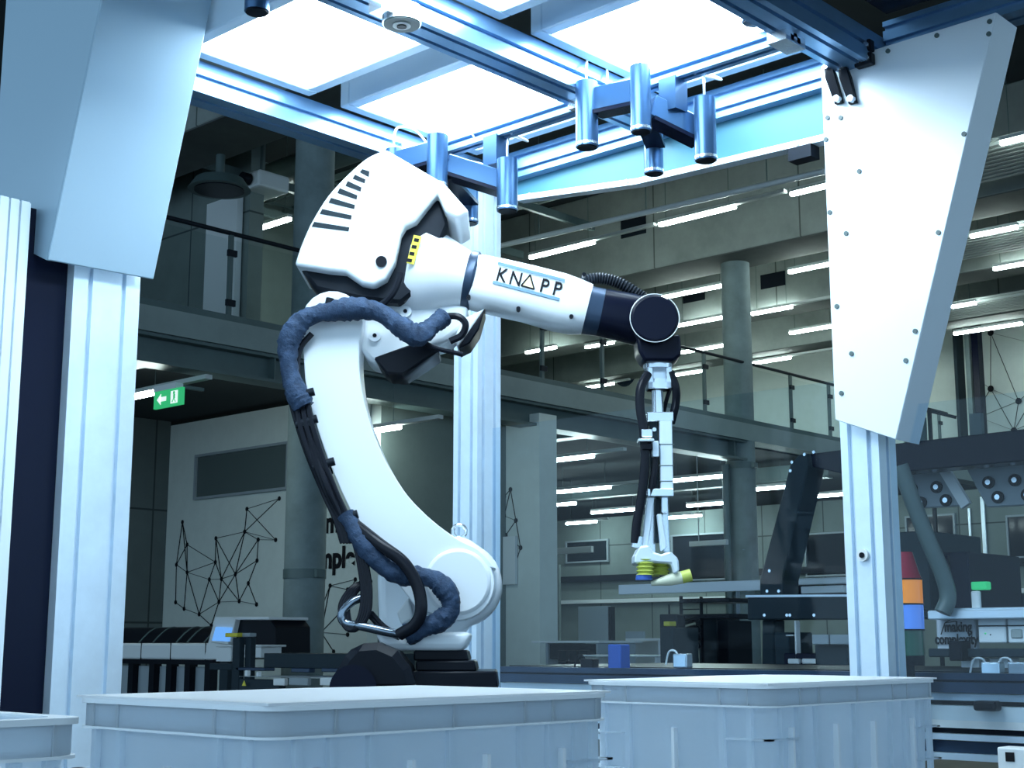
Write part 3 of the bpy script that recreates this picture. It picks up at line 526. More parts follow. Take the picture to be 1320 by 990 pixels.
obj('cable', tube(B(), H([(366, 460, -.15), (368, 490, -.15), (378, 530, -.15), (392, 575, -.15), (410, 620, -.15), (428, 655, -.15), (445, 690, -.15)]), .007, 8), 'rubber', rob, smooth=True)
obj('cable', tube(B(), H([(402, 430, -.13), (388, 447, -.13), (383, 470, -.13), (386, 500, -.14)]), .009, 8), 'rubber', rob, smooth=True)
for k in range(4):
    o = k * 3
    obj('cable', tube(B(), H([(455 + o, 690, -.16), (463 + o, 725, -.17), (468 + o, 765, -.17), (464 + o, 795, -.17), (452 + o / 2, 812, -.17), (441 + o, 800, -.16), (440 + o, 778, -.15), (455 + o, 757, -.14), (478, 748, -.12)]), .0075, 8), 'rubber', rob, smooth=True)
obj('metal_hose', tube(B(), H([(476, 768, -.14), (455, 775, -.15), (441, 790, -.16), (445, 803, -.16), (470, 808, -.17), (500, 815, -.17), (520, 818, -.16)]), .012, 10), 'pipem', rob, smooth=True)
for k in range(2): obj('cable', tube(B(), H([(478, 790 + 5 * k, -.13), (495, 808 + 4 * k, -.14), (515, 820 + 2 * k, -.15)]), .008, 8), 'rubber', rob, smooth=True)
obj('cable', tube(B(), H([(470, 396, -.13), (490, 393, -.14), (505, 380, -.15), (514, 362, -.155), (516, 352, -.155)]), .010, 8), 'rubber', rob, smooth=True)
obj('cable', tube(B(), H([(498, 398, -.12), (512, 412, -.13), (535, 433, -.13), (560, 448, -.12), (596, 457, -.10)]), .007, 8), 'rubber', rob, smooth=True)
obj('cable', tube(B(), H([(570, 408, -.1), (590, 408, -.11), (600, 418, -.11), (595, 432, -.10), (580, 440, -.1)]), .010, 8), 'rubber', rob, smooth=True)
for (x, y, wx) in ((420, 398, 0), (391, 510, 1), (395, 545, 1), (417, 600, 1), (447, 668, 1), (512, 738, 0), (530, 815, 0)):
    c = L(x, y, -.155); bm = B(); cyl(bm, c + Vector((-.03 if wx else 0, 0, -.006 if wx else -.03)), c + Vector((.03 if wx else .012, 0, .012 if wx else .03)), .012, n=10); box(bm, c.x - .012, c.x + .012, c.y - .01, c.y + .12, c.z - .01, c.z + .01); obj('hose_clamp', bm, 'blackm', rob, smooth=True)

# ================================================================== GRIPPER, BOTTLE
gp = L(850, 470); gw = base + RT * gp.x; gw.z = base.z + gp.z
gr = thing('suction_gripper', 'machined metal gripper with lime suction bellows under the robot wrist', 'gripper', gw, YAW - R(90))
def K(px, py, dy=0.): return L(px, py, dy) - gp
def gbox(name, px0, py0, px1, py1, y0, y1, m, parent=gr, bevel=.002):
    a, b = K(px0, py0), K(px1, py1); return obj(name, box(B(), min(a.x, b.x), max(a.x, b.x), y0, y1, min(a.z, b.z), max(a.z, b.z)), m, parent, bevel=bevel, seg=1)
def gcyl(name, px, py0, py1, r, m, r1=None, dy=0., parent=gr): return obj(name, cyl(B(), K(px, py1, dy), Vector((K(px, py1).x, dy, K(px, py0).z)), r1 or r, r, n=24), m, parent, smooth=True)
gcyl('flange', 848, 470, 476, .042, 'chrome'); 
bm = B(); a, b = K(833, 474), K(865, 503)
for s in (-1, 1): box(bm, (a.x if s < 0 else b.x - .018), (a.x + .018 if s < 0 else b.x), -.03, .03, b.z, a.z)
box(bm, a.x, b.x, .0, .03, b.z, a.z); box(bm, a.x, b.x, -.03, .0, b.z, b.z + .022); obj('yoke', bm, 'chrome', gr, bevel=.003, seg=1)
gcyl('collar', 849, 490, 503, .033, 'chrome'); gcyl('rod', 848, 503, 536, .017, 'chrome')
gbox('top_block', 832, 534, 866, 546, -.045, .045, 'chrome'); gbox('actuator_body', 848, 545, 866, 638, -.045, .04, 'aluw'); gbox('actuator_plate', 836, 545, 848, 632, -.03, .03, 'dgrey'); gbox('side_plate', 826, 545, 833, 640, -.02, .03, 'aluw')
for y in (556, 600, 620): 
    c = K(842, y); obj('screw', cyl(B(), (c.x, -.036, c.z), (c.x, -.03, c.z), .006, n=10), 'chrome', gr, smooth=True)
for y in (575, 602, 622): gbox('joint_line', 847.5, y, 866.5, y + 1.2, -.0458, -.04, 'steel', bevel=0)
gbox('lower_block', 832, 632, 866, 642, -.05, .045, 'chrome')
gbox('hose_fitting', 824, 558, 838, 568, -.075, -.03, 'chrome'); gbox('fitting_plate', 820, 570, 840, 574, -.08, -.02, 'chrome'); gbox('hose_fitting', 824, 576, 838, 584, -.075, -.03, 'black'); gbox('cover_plate', 838, 572, 847, 592, -.06, -.03, 'aluw')
obj('hose', tube(B(), [K(835, 482, -.03), K(826, 500, -.05), K(825, 525, -.055), K(829, 550, -.055), K(831, 572, -.055), K(831, 600, -.055), K(827, 640, -.05), K(821, 675, -.045), K(819, 700, -.04)], .0135, 12), 'rubber', gr, smooth=True)
obj('hose', tube(B(), [K(864, 480, -.02), K(871, 500, -.02), K(871, 520, .0), K(865, 545, .03)], .012, 12), 'rubber', gr, smooth=True)
obj('hose', tube(B(), [K(864, 500, .03), K(858, 520, .03), K(855, 535, .03)], .006, 8), 'rubber', gr, smooth=True)
obj('hose', tube(B(), [K(845, 585, -.04), K(843, 610, -.045), K(838, 640, -.04)], .010, 8), 'rubber', gr, smooth=True)
def gslab(name, pts, y0, y1, m, bevel=.003):
    P = [K(x, y) for x, y in pts]; return obj(name, poly(B(), [Vector((p.x, y0, p.z)) for p in P], (0, y1 - y0, 0)), m, gr, bevel=bevel, seg=1)
gslab('finger_link', [(833, 642), (842, 642), (838, 680), (834, 706), (826, 706), (829, 672)], -.035, -.015, 'aluw'); gslab('finger_link', [(845, 664), (852, 664), (858, 706), (850, 712)], -.04, -.02, 'aluw'); gslab('finger_link', [(853, 642), (861, 642), (862, 668), (864, 712), (856, 712), (853, 670)], .0, .03, 'chrome'); gslab('finger_link', [(838, 650), (848, 650), (846, 712), (836, 712)], .02, .04, 'chrome')
gslab('piston', [(844, 642), (851, 642), (851, 700), (844, 700)], -.01, .015, 'dgrey'); gbox('pivot_block', 851, 642, 860, 662, -.03, .0, 'chrome')
gslab('base_bracket', [(816, 718), (822, 706), (834, 704), (840, 713), (850, 716), (862, 712), (872, 722), (873, 738), (866, 742), (862, 728), (838, 726), (816, 728)], -.055, .055, 'aluw', .005)
gcyl('hose_coupling', 821, 693, 706, .017, 'chrome', dy=-.035)
def bellows(px, py0, py1, dy, r):
    c0, c1 = K(px, py0), K(px, py1); pts = []
    bm = B(); prev = None; n = 20; st = 9
    for i in range(st):
        z = c0.z + (c1.z - c0.z) * i / (st - 1); rr = r * (.72 if i % 2 else 1.0); ring = [bm.verts.new((c0.x + rr * math.cos(2 * math.pi * a / n), dy + rr * math.sin(2 * math.pi * a / n), z)) for a in range(n)]
        if prev:
            for a in range(n): bm.faces.new((prev[a], prev[(a + 1) % n], ring[(a + 1) % n], ring[a]))
        else: bm.faces.new(ring)
        prev = ring
    bm.faces.new(prev); return obj('suction_cup', bm, 'lime', gr)
s1 = bellows(830, 722, 742, -.035, .026); bellows(852, 722, 741, .01, .026); bellows(842, 722, 742, .05, .024)
bm = B(); c = K(830, 746, -.035); cyl(bm, (c.x, -.035, c.z - .004), (c.x, -.035, c.z + .01), .024, .022, 20); obj('cup_lip', bm, 'bluep', s1, smooth=True)
bp = L(838, 754); bw = base + RT * bp.x; bw.z = base.z + bp.z; bt = thing('bottle', 'small cream bottle with lime cap held tilted under the suction cups', 'bottle', bw, YAW - R(90))
def bpnt(px, py): return L(px, py) - bp
a, b, c, d = bpnt(838, 753), bpnt(862, 748), bpnt(877, 745), bpnt(889, 742)
bm = B(); cyl(bm, a + Vector((0, -.03, 0)), b + Vector((0, -.03, 0)), .006, .0165, 20); cyl(bm, b + Vector((0, -.03, 0)), c + Vector((0, -.03, 0)), .0165, .0175, 20); obj('bottle_body', bm, 'cream', bt, smooth=True)
obj('cap', cyl(B(), c + Vector((0, -.03, 0)), d + Vector((0, -.03, 0)), .0175, n=20), 'lime', bt, smooth=True)

# ================================================================== CRATES
def crate(label, x0, y0, Lx, Ly, z1, lid, marks=()):
    Hc = .32; t = thing('storage_crate', label, 'crate', (x0, y0, z1 - Hc), group='translucent plastic crates on the conveyor')
    def rr(ins, r=.03, n=5):
        pts = []
        for cx, cy, a0 in ((Lx - ins - r, ins + r, -90), (Lx - ins - r, Ly - ins - r, 0), (ins + r, Ly - ins - r, 90), (ins + r, ins + r, 180)):
            pts += [(cx + r * math.cos(R(a0 + 90 * i / n)), cy + r * math.sin(R(a0 + 90 * i / n))) for i in range(n + 1)]
        return pts
    def shell(bm, o0, i0, za, zb, o1=None):
        n = len(o0); o1 = o1 or o0
        A = [bm.verts.new((x, y, za)) for x, y in o0]; Bv = [bm.verts.new((x, y, zb)) for x, y in o1]; C = [bm.verts.new((x, y, zb)) for x, y in i0]; D = [bm.verts.new((x, y, za)) for x, y in i0]
        for i in range(n):
            j = (i + 1) % n
            for q in ((A, Bv), (Bv, C), (C, D), (D, A)): bm.faces.new((q[0][i], q[0][j], q[1][j], q[1][i]))
    bm = B(); shell(bm, rr(.022), rr(.026), .0, Hc - .002, rr(.012)); obj('walls', bm, 'crate', t, smooth=True)
    bm = B(); poly(bm, [(x, y, .0) for x, y in rr(.022)], (0, 0, .005)); obj('bottom', bm, 'crate', t)
    bm = B(); shell(bm, rr(.004), rr(.012), Hc - .034, Hc - .006); obj('rim_band', bm, 'crate', t, smooth=True)
    bm = B(); shell(bm, rr(.0), rr(.02), Hc - .006, Hc); obj('rim_edge', bm, 'lid', t, smooth=True)
    bm = B(); shell(bm, rr(.001), rr(.012), Hc - .037, Hc - .034); obj('rim_line', bm, 'lid', t, smooth=True)
    for x in [.05, .10, .16, .29, .42, .475, .53, .565]:
        for y in (.009, Ly - .009):
            obj('rib', box(B(), x - .006, x + .006, y - .004, y + .004, .0, Hc - .038), 'crate', t)
            if x not in (.05, .53): obj('rim_divider', box(B(), x - .002, x + .002, (.001 if y < .1 else Ly - .004), (.004 if y < .1 else Ly - .001), Hc - .034, Hc - .006), 'crate', t)
    for y in (.045, .10, Ly - .10, Ly - .045):
        for x in (.009, Lx - .009):
            obj('rib', box(B(), x - .004, x + .004, y - .005, y + .005, .0, Hc - .038), 'crate', t)
            obj('rim_divider', box(B(), (.001 if x < .1 else Lx - .004), (.004 if x < .1 else Lx - .001), y - .002, y + .002, Hc - .034, Hc - .006), 'crate', t)
    for z in (Hc - .09, Hc - .15):
        for (xs, ys) in ((0, 0), (1, 0), (0, 1), (1, 1)):
            xa = .002 if not xs else Lx - .09; ya = .002 if not ys else Ly - .09; bm = B()
            box(bm, xa, xa + .088, (.002 if not ys else Ly - .014), (.014 if not ys else Ly - .002), z, z + .003); box(bm, (.002 if not xs else Lx - .014), (.014 if not xs else Lx - .002), ya, ya + .088, z, z + .003); obj('corner_ledge', bm, 'crate', t)
    for x in (.08, .225, .355, .50): obj('light_slit', box(B(), x - .003, x + .003, .005, .016, Hc - .17, Hc - .07), 'lid', t)  # solid white strips, painted stand-ins for light showing through the handle slots
    obj('light_slit', box(B(), .004, .016, Ly / 2 - .003, Ly / 2 + .003, Hc - .17, Hc - .075), 'lid', t)
    if lid:
        bm = B(); n = 12; P = [[bm.verts.new((.003 + (Lx - .006) * i / n, .003 + (Ly - .006) * j / n, Hc + .003 + .006 * math.sin(math.pi * i / n) * math.sin(math.pi * j / n))) for j in range(n + 1)] for i in range(n + 1)]
        for i in range(n):
            for j in range(n): bm.faces.new((P[i][j], P[i + 1][j], P[i + 1][j + 1], P[i][j + 1]))
        low = [bm.verts.new((v.co.x, v.co.y, Hc)) for v in (P[0][0], P[n][0], P[n][n], P[0][n])]; bm.faces.new(low)
        for e0, e1, row in ((0, 1, [P[i][0] for i in range(n + 1)]), (1, 2, P[n]), (2, 3, [P[i][n] for i in range(n, -1, -1)]), (3, 0, P[0][::-1])): bm.faces.new([low[e0]] + row + [low[e1]])
        obj('lid', bm, 'lidp', t, smooth=True)
    for (side, u) in marks:
        y_, x_ = (.0005, u) if side == 'y' else (u, .0005); bm = B()
        if side == 'y': lb = obj('barcode_label', box(B(), u - .02, u + .02, .0005, .004, .09, .155), 'whitep', t)
        else: lb = obj('barcode_label', box(B(), .0005, .004, u - .03, u + .03, .07, .14), 'whitep', t)
        for k in range(6):
            zz = (.095 if side == 'y' else .075) + k * .008
            if side == 'y': box(bm, u - .017, u + .017, -.0003, .0008, zz, zz + .004 + .001 * (k % 2))
            else: box(bm, -.0003, .0008, u - .027, u + .027, zz, zz + .004 + .001 * (k % 2))
        obj('barcode_bars', bm, 'ink', lb)
    return t
n1 = atd(345, 909, 1.6); n2 = atd(991, 884, 2.4); n3 = atd(118, 922, 1.37); ZR = 1.033
crate('closed translucent crate in the foreground below the robot', n1.x, n1.y, .6, .4, ZR, True)
crate('closed translucent crate with barcode labels at lower right', n2.x, n2.y, .6, .4, ZR, True, (('y', .33), ('x', .2)))
crate('open translucent crate cut by the left picture edge', n3.x - .6, n3.y, .6, .4, ZR, False)
# conveyor carrying the crates
cv = thing('roller_conveyor', 'blue grey roller conveyor carrying the plastic crates', 'conveyor', (0, 1.15, 0))
for y in (-.02, .62): obj('side_rail', profile(B(), (-.6, y, .66), (3.1, y, .66), .04, .09, 1, 1, 'x'), 'navy', cv)
for k in range(34): obj('roller', cyl(B(), (-.55 + k * .11, .0, .69), (-.55 + k * .11, .60, .69), .022, n=12), 'chrome', cv, smooth=True)
for x in (-.4, 1.3, 2.9):
    for y in (-.02, .62): obj('leg', box(B(), x - .03, x + .03, y - .03, y + .03, 0, .62), 'navy', cv)
# cross conveyor behind the cell
cv = thing('cross_conveyor', 'long dark blue conveyor running behind the robot cell', 'conveyor', (4.15, -1.6, 0))
def yb(name, X, py0, py1, m, th=.06, px=1270, y1=5.55):
    za, zb = onX(px, py0, X).z, onX(px, py1, X).z; return obj(name, box(B(), X - 4.15, X - 4.15 + th, 0, y1, zb, za), m, cv)
yb('upper_rail', 4.15, 868, 877, 'navy'); yb('rail_groove', 4.17, 877, 880, 'blacka'); yb('lower_rail', 4.15, 880, 894, 'navy'); yb('guide_strip', 4.20, 895, 904, 'aluw'); yb('recessed_strip', 4.22, 904, 911, 'black'); yb('white_cover', 4.15, 911, 940, 'whitep'); yb('black_strip', 4.16, 940, 947, 'black')  # includes a plain black strip set back below the guide strip
yb('rail_profile', 4.13, 948, 956, 'alu'); yb('rail_profile', 4.15, 957, 972, 'navy'); yb('rail_profile', 4.13, 973, 982, 'alu'); yb('belt', 4.25, 866, 874, 'black', 1.0)
for y in (.5, 3, 5.4): obj('leg', box(B(), .0, .08, y, y + .08, 0, .85), 'navy', cv)
for k, px in enumerate((1272,)):
    y0, y1, z0, z1 = xquad(4.12, px - 15, 903, px + 15, 917); obj('latch_block', box(B(), -.05, .0, y0 + 1.6, y1 + 1.6, z0, z1), 'black', cv, bevel=.008)
for k, (px, py) in enumerate(((1280, 862), (1315, 862), (880, 850), (760, 856))):
    p = onX(px, py, 4.2); t = thing('cable_coupling', ('small chrome sensor on the conveyor rail right of the crate', 'second chrome sensor on the conveyor rail at the right edge', 'pale coiled hose lying on the conveyor rail beside the column', 'small black sensor on the conveyor rail under the gripper')[k], 'sensor', p)
    obj('sensor_body', box(B(), -.02, .02, -.03, .03, -.03, .02), 'chrome' if k != 3 else 'black', t, bevel=.005)
    obj('cable', tube(B(), [(0, .02, .015), (0, .035, .03), (0, .06, .025), (0, .075, -.02)], .0035, 8), 'whitep' if k != 3 else 'black', t, smooth=True)
p = onX(798, 852, 4.2); t = thing('blue_sensor_box', 'blue plastic box on the conveyor rail behind the crates', 'box', p); obj('case', box(B(), -.03, .03, -.03, .03, -.05, .06), 'bluep', t, bevel=.006); obj('connector', box(B(), -.02, .02, -.10, -.03, -.05, -.025), 'black', t)

# small parts at the far right on the conveyor
p = onX(1315, 975, 3.2); t = thing('limit_switch', 'white switch block on the conveyor edge at the lower right corner', 'switch', p); obj('case', box(B(), -.03, .03, -.08, .04, -.03, .02), 'whitep', t, bevel=.004); obj('label', box(B(), -.032, -.03, .0, .02, -.01, .01), 'ink', t)

# ================================================================== MACHINES BEHIND THE CELL (right)
t = thing('gantry_machine', 'dark gantry machine with slanted leg right of the round column', 'machine frame', (6.2, 2.0, 0)); o_ = t.location
def fx(pts, X, th, name, m, parent=t, o=None, bevel=.006):
    o = t.location if o is None else o
    return obj(name, poly(B(), [onX(x, y, X) - o for x, y in pts], (th, 0, 0)), m, parent, bevel=bevel, seg=1)
fx([(979, 768), (979, 748), (1018, 600), (1028, 587), (1040, 584), (1042, 600), (1008, 748), (1008, 768)], 6.2, .16, 'slanted_leg', 'dgrey')
fx([(1028, 587), (1100, 578), (1320, 553), (1345, 551), (1345, 592), (1100, 614), (1040, 600)], 6.24, .14, 'top_beam', 'blacka')
fx([(963, 769), (1320, 766), (1320, 797), (963, 799)], 6.1, .2, 'cross_beam', 'dgrey'); fx([(961, 767), (1110, 766), (1110, 769), (961, 770)], 6.09, .24, 'cover_strip', 'aluw', bevel=0)
fx([(982, 799), (998, 799), (998, 870), (982, 870)], 6.2, .1, 'lower_leg', 'dgrey')
for px, py in ((986, 795), (1015, 795), (1019, 795), (1050, 795)):
    c = onX(px, py - 2, 6.1) - o_; obj('screw', cyl(B(), (c.x - .006, c.y, c.z), (c.x, c.y, c.z), .008, n=10), 'chrome', t)
for px, py in ((1020, 607), (1022, 596), (1038, 586), (1050, 583), (993, 736), (990, 762), (1005, 762)):
    c = onX(px, py, 6.2) - o_; obj('screw', cyl(B(), (c.x - .01, c.y, c.z), (c.x, c.y, c.z), .008, n=10), 'chrome', t)
for lab, q, holes in (('grey steel plate with round holes right of the right post', [(1170, 604), (1213, 598), (1246, 652), (1170, 656)], ((1176, 630), (1208, 628), (1188, 648), (1220, 645))), ('grey steel plate with round holes at the right picture edge', [(1243, 600), (1345, 590), (1345, 650), (1272, 654)], ((1275, 622), (1309, 619), (1287, 641), (1325, 638)))):
    p0 = onX(*q[0], 6.6); t2 = thing('perforated_plate', lab, 'steel plate', p0); fx(q, 6.6, .03, 'plate', 'grey', t2, p0)
    for h in holes:
        c = onX(*h, 6.6) - p0; bm = B(); cyl(bm, (-.012, c.y, c.z), (-.001, c.y, c.z), .03, n=20); o = obj('bushing', bm, 'black', t2, smooth=True); obj('bushing_core', cyl(B(), (-.018, c.y, c.z), (-.012, c.y, c.z), .013, n=14), 'chrome', o, smooth=True)
    obj('edge_flange', bar(B(), onX(*q[1], 6.59) - p0, onX(*q[2], 6.59) - p0, .03, .05), 'whitep', t2)
    obj('hanger', box(B(), .0, .03, (onX(*q[0], 6.6) - p0).y - .1, (onX(*q[0], 6.6) - p0).y - .04, 0, .25), 'steel', t2)
def simple(name, label, cat, parts, X):
    """parts: (part name, px0, py0, px1, py1, dx, thickness, material)"""
    p0 = onX((parts[0][1] + parts[0][3]) / 2, max(parts[0][2], parts[0][4]), X); t = thing(name, label, cat, p0)
    for (n, a, b, c, d, dx, th, m) in parts:
        bm = xbox(B(), X + dx, th, a, b, c, d, p0)
        if n in ('leg', 'side', 'post', 'upright', 'column', 'body', 'back', 'cabinet', 'front', 'support', 'block', 'stand_leg') and max(b, d) >= 840:      # carried down to the floor
            zl = min(v.co.z for v in bm.verts)
            for v in bm.verts:
                if v.co.z < zl + .001: v.co.z = -p0.z
        if n == 'rod' and X > 15:
            zh = max(v.co.z for v in bm.verts)
            for v in bm.verts:
                if v.co.z > zh - .001: v.co.z = 3.83 - p0.z
        obj(n, bm, m, t, bevel=.004, seg=1)
    return t
simple('dark_cabinet', 'black machine cabinet behind the signal tower', 'cabinet', [('body', 1200, 713, 1252, 787, 0, .5, 'blacka'), ('side_panel', 1158, 686, 1200, 787, -.1, .5, 'dgrey'), ('door_seam', 1224, 716, 1225, 785, -.004, .006, 'black')], 5.6)
t = simple('slogan_board', 'grey board with black two-line lettering right of the signal tower', 'sign', [('board', 1206, 796, 1259, 838, 0, .03, 'board')], 5.0)
for s, px, py, w_ in (('making', 1235, 814, 1), ('complexity', 1233, 830, 1)):
    p = onX(px, py, 4.992) - t.location; text('letters', s, 'ink', t, p, (0, -1, 0), (0, 0, 1), .052, .72, .0014, .001, 'CENTER')
p0 = t.location; P = [onX(x, y, 4.992) - p0 for x, y in ((1213, 818), (1218, 803), (1232, 801), (1228, 797))]; bm = B()
for a, b in ((0, 1), (1, 2), (1, 3)): bar(bm, P[a], P[b], .003, .003)
obj('line_drawing', bm, 'ink', t)
simple('control_unit', 'white control boxes with small buttons beside the slogan board', 'control unit', [('case', 1260, 797, 1297, 829, 0, .2, 'whitep'), ('case', 1298, 797, 1345, 829, 0, .2, 'whitep'), ('seam', 1260, 806, 1345, 807, -.004, .006, 'ink'), ('button', 1268, 815, 1271, 818, -.006, .008, 'green'), ('button', 1275, 817, 1277, 819, -.006, .008, 'ink'), ('keypad', 1302, 811, 1318, 823, -.006, .008, 'ribbed')], 4.95)
simple('machine_shelf', 'pale aluminium rail above the slogan board', 'rail', [('profile', 1195, 787, 1345, 797, 0, .25, 'aluw'), ('profile', 1228, 784, 1345, 788, .02, .2, 'alu')], 4.9)
simple('machine_bench', 'dark grey bench beam under the slogan board', 'bench', [('beam', 1196, 836, 1345, 848, 0, .3, 'dgrey'), ('foot', 1238, 848, 1262, 862, .05, .1, 'whitep'), ('foot', 1275, 848, 1300, 862, .05, .1, 'whitep'), ('motor', 1222, 826, 1240, 852, -.05, .08, 'black')], 4.95)
p = atd(1170, 850, 4.42); t = thing('signal_tower', 'signal tower with glowing amber and blue segments beside the right post', 'signal light', p)
def sg(n, y0, y1, m, r, r1=None): return obj(n, cyl(B(), (0, 0, atd(1170, y1, 4.42).z - p.z), (0, 0, atd(1170, y0, 4.42).z - p.z), r, r1 or r, 28), m, t, smooth=True)
sg('base_segment', 845, 858, 'black', .05); sg('green_segment', 812, 845, 'beacong', .052); sg('blue_segment', 779, 812, 'beaconb', .054); sg('amber_segment', 747, 779, 'orange', .054); sg('red_segment', 735, 747, 'beaconr', .054, .045); sg('cap', 712, 735, 'beaconr', .045, .03)
for y in (812, 779, 747): sg('segment_ring', y - 1, y + 1, 'black', .056)
obj('stand_pole', cyl(B(), (0, 0, -p.z), (0, 0, 0), .02), 'blackm', t, smooth=True)
t = thing('curved_hose', 'thick grey blue curved pipe beside the signal tower', 'pipe', atd(1205, 780, 5.2)); r_ = rel(t)
obj('pipe', tube(B(), [r_(atd(x, y, 5.2)) for x, y in ((1160, 600), (1178, 650), (1198, 700), (1215, 740), (1222, 770), (1215, 790))], .03, 14), 'steel', t, smooth=True)
simple('conduit_board', 'pale conduit pipes on the wall at right behind the glass', 'conduit', [('vertical_pipe', 1268, 640, 1271, 780, 0, .03, 'aluw'), ('foot_pipe', 1268, 779, 1300, 782, 0, .03, 'aluw'), ('vertical_pipe', 1250, 655, 1252, 745, 0, .02, 'aluw')], 21.95)
simple('info_stand', 'small white pamphlet stand with green top at right', 'stand', [('sheet', 1251, 762, 1263, 787, 0, .02, 'whitep'), ('green_top', 1251, 750, 1272, 760, .01, .04, 'green')], 4.95)
# things between column and right post under the cross beam
simple('bin_tray', 'grey blue open plastic trays under the dark cross beam', 'tray', [('tray', 1046, 818, 1068, 831, 0, .15, 'grey'), ('tray', 1069, 818, 1096, 831, 0, .15, 'grey'), ('support', 1050, 831, 1092, 842, .05, .1, 'dgrey')], 5.4)
simple('machine_undercarriage', 'dark machine parts with pale pads below the trays', 'machine part', [('block', 1010, 842, 1096, 866, .1, .3, 'blacka'), ('pad', 1015, 849, 1030, 856, .08, .1, 'whitep'), ('pad', 1033, 849, 1058, 856, .08, .1, 'whitep'), ('post', 1023, 800, 1027, 848, .1, .04, 'whitep'), ('block', 998, 815, 1018, 850, .15, .2, 'dgrey'), ('clip', 1012, 818, 1022, 820, .1, .04, 'whitep')], 5.5)
simple('white_shelf', 'long thin white shelf board behind the gripper', 'shelf', [('board', 797, 754, 1100, 757.5, 0, .05, 'lid'), ('leg', 1092, 757, 1096, 860, .01, .05, 'grey'), ('leg', 948, 757, 952, 860, .01, .05, 'grey')], 9.5)
simple('white_gantry', 'white carriage beam with openings right of the slanted leg', 'carriage', [('beam', 1010, 747, 1098, 752, 0, .2, 'whitep'), ('window', 1010, 756, 1022, 764, .02, .05, 'whitep'), ('window', 1032, 756, 1088, 764, .02, .05, 'whitep'), ('rear_rail', 1008, 752, 1098, 766, .08, .06, 'blackm'), ('leg', 1096, 766, 1104, 870, .05, .1, 'dgrey')], 7.0)
# ---------------- hall furniture under the gallery (middle)
simple('office_desk', 'white office desk behind the conveyor, left one', 'desk', [('top', 685, 826, 772, 829, 0, .7, 'whitep'), ('side', 703, 829, 706, 872, .02, .6, 'grey'), ('modesty_panel', 706, 830, 768, 850, .05, .03, 'black'), ('side', 768, 829, 771, 872, .02, .6, 'grey')], 11)
simple('office_desk', 'white office desk behind the conveyor, right one with monitor', 'desk', [('top', 806, 823, 850, 826, 0, .7, 'whitep'), ('leg', 805, 826, 807, 865, .02, .6, 'whitep'), ('leg', 848, 826, 850, 865, .02, .6, 'whitep')], 12.0)
simple('low_table', 'low white table in front of the right office desk', 'table', [('top', 750, 844, 848, 847, 0, .5, 'whitep'), ('leg', 752, 847, 754, 872, .02, .4, 'whitep'), ('leg', 844, 847, 846, 872, .02, .4, 'whitep')], 9.9)
simple('monitor', 'flat grey monitor on the right office desk', 'monitor', [('screen', 806, 814, 829, 823, 0, .04, 'grey'), ('stand', 815, 823, 819, 826, .01, .02, 'black')], 12.1)
for k, px in enumerate((724, 738, 752)):
    simple('office_chair', ('leftmost', 'middle', 'rightmost')[k] + ' dark office chair at the left desk', 'chair', [('backrest', px - 5, 838, px + 5, 852, 0, .05, 'black'), ('seat', px - 5, 852, px + 5, 856, 0, .32, 'black'), ('column', px - 1, 856, px + 1, 872, .0, .04, 'blackm')], 10.65)
simple('partition_board', 'light grey partition board standing behind the desks', 'partition', [('board', 745, 782, 784, 832, 0, .06, 'grey'), ('edge', 784, 782, 788, 840, .0, .08, 'black')], 13)
simple('machine_tower', 'dark grey tower cabinet with yellow emergency switch', 'cabinet', [('body', 851, 809, 868, 856, 0, .3, 'dgrey'), ('switch_box', 855, 801, 863, 807, .05, .08, 'yellow'), ('back', 850, 792, 874, 856, .3, .1, 'black'), ('rod', 861, 779, 862, 793, .3, .02, 'black')], 8)
t = simple('black_rack', 'black metal rack with hoses left of the round column', 'rack', [('upright', 875, 768, 878, 850, 0, .04, 'black'), ('upright', 901, 769, 904, 850, 0, .04, 'black'), ('shelf', 875, 772, 940, 776, 0, .4, 'black'), ('shelf', 875, 792, 940, 797, 0, .4, 'black'), ('cabinet', 900, 795, 925, 854, .1, .3, 'dgrey'), ('cabinet', 924, 800, 940, 854, .05, .3, 'black'), ('crossbar', 878, 785, 901, 786, .02, .02, 'black')], 8.6)
r_ = rel(t)
for k in range(4):
    y = 800 + 10 * k; obj('hose_loop', tube(B(), [r_(onX(x, yy, 8.5)) for x, yy in ((876, y + 14), (880, y + 4), (890, y), (898, y - 1), (901, y + 6))], .02, 8), 'black', t, smooth=True)
simple('wall_conduit', 'grey vertical conduit on the concrete hall wall', 'conduit', [('pipe', 702, 728, 708, 846, 0, .1, 'steel'), ('pipe', 718, 728, 721, 830, .02, .06, 'wallg')], 21)
simple('hanging_lamp', 'thin pendant lamp bar hanging left under the gallery', 'lamp', [('bar', 690, 708, 762, 712, 0, .06, 'lightbody'), ('rod', 700, 655, 701.4, 708, .02, .02, 'lightbody')], 16)
simple('hanging_lamp', 'thin pendant lamp bar hanging right of the gripper', 'lamp', [('bar', 888, 698, 936, 702, 0, .06, 'lightbody'), ('rod', 899, 655, 900.4, 698, .02, .02, 'lightbody')], 15.5)
t = thing('hose_coil', 'dark blue coil of hose hanging on the gallery wall', 'coil', atd(804, 478, 31.62)); bm = B()
for k in range(4): tube(bm, [Vector((-.02 * k, (.30 - .035 * k) * math.cos(2 * math.pi * i / 20), (.33 - .035 * k) * math.sin(2 * math.pi * i / 20))) for i in range(21)], .026, 6, 0)
t.location.x = 24.95; obj('coil', bm, 'navy', t, smooth=True)
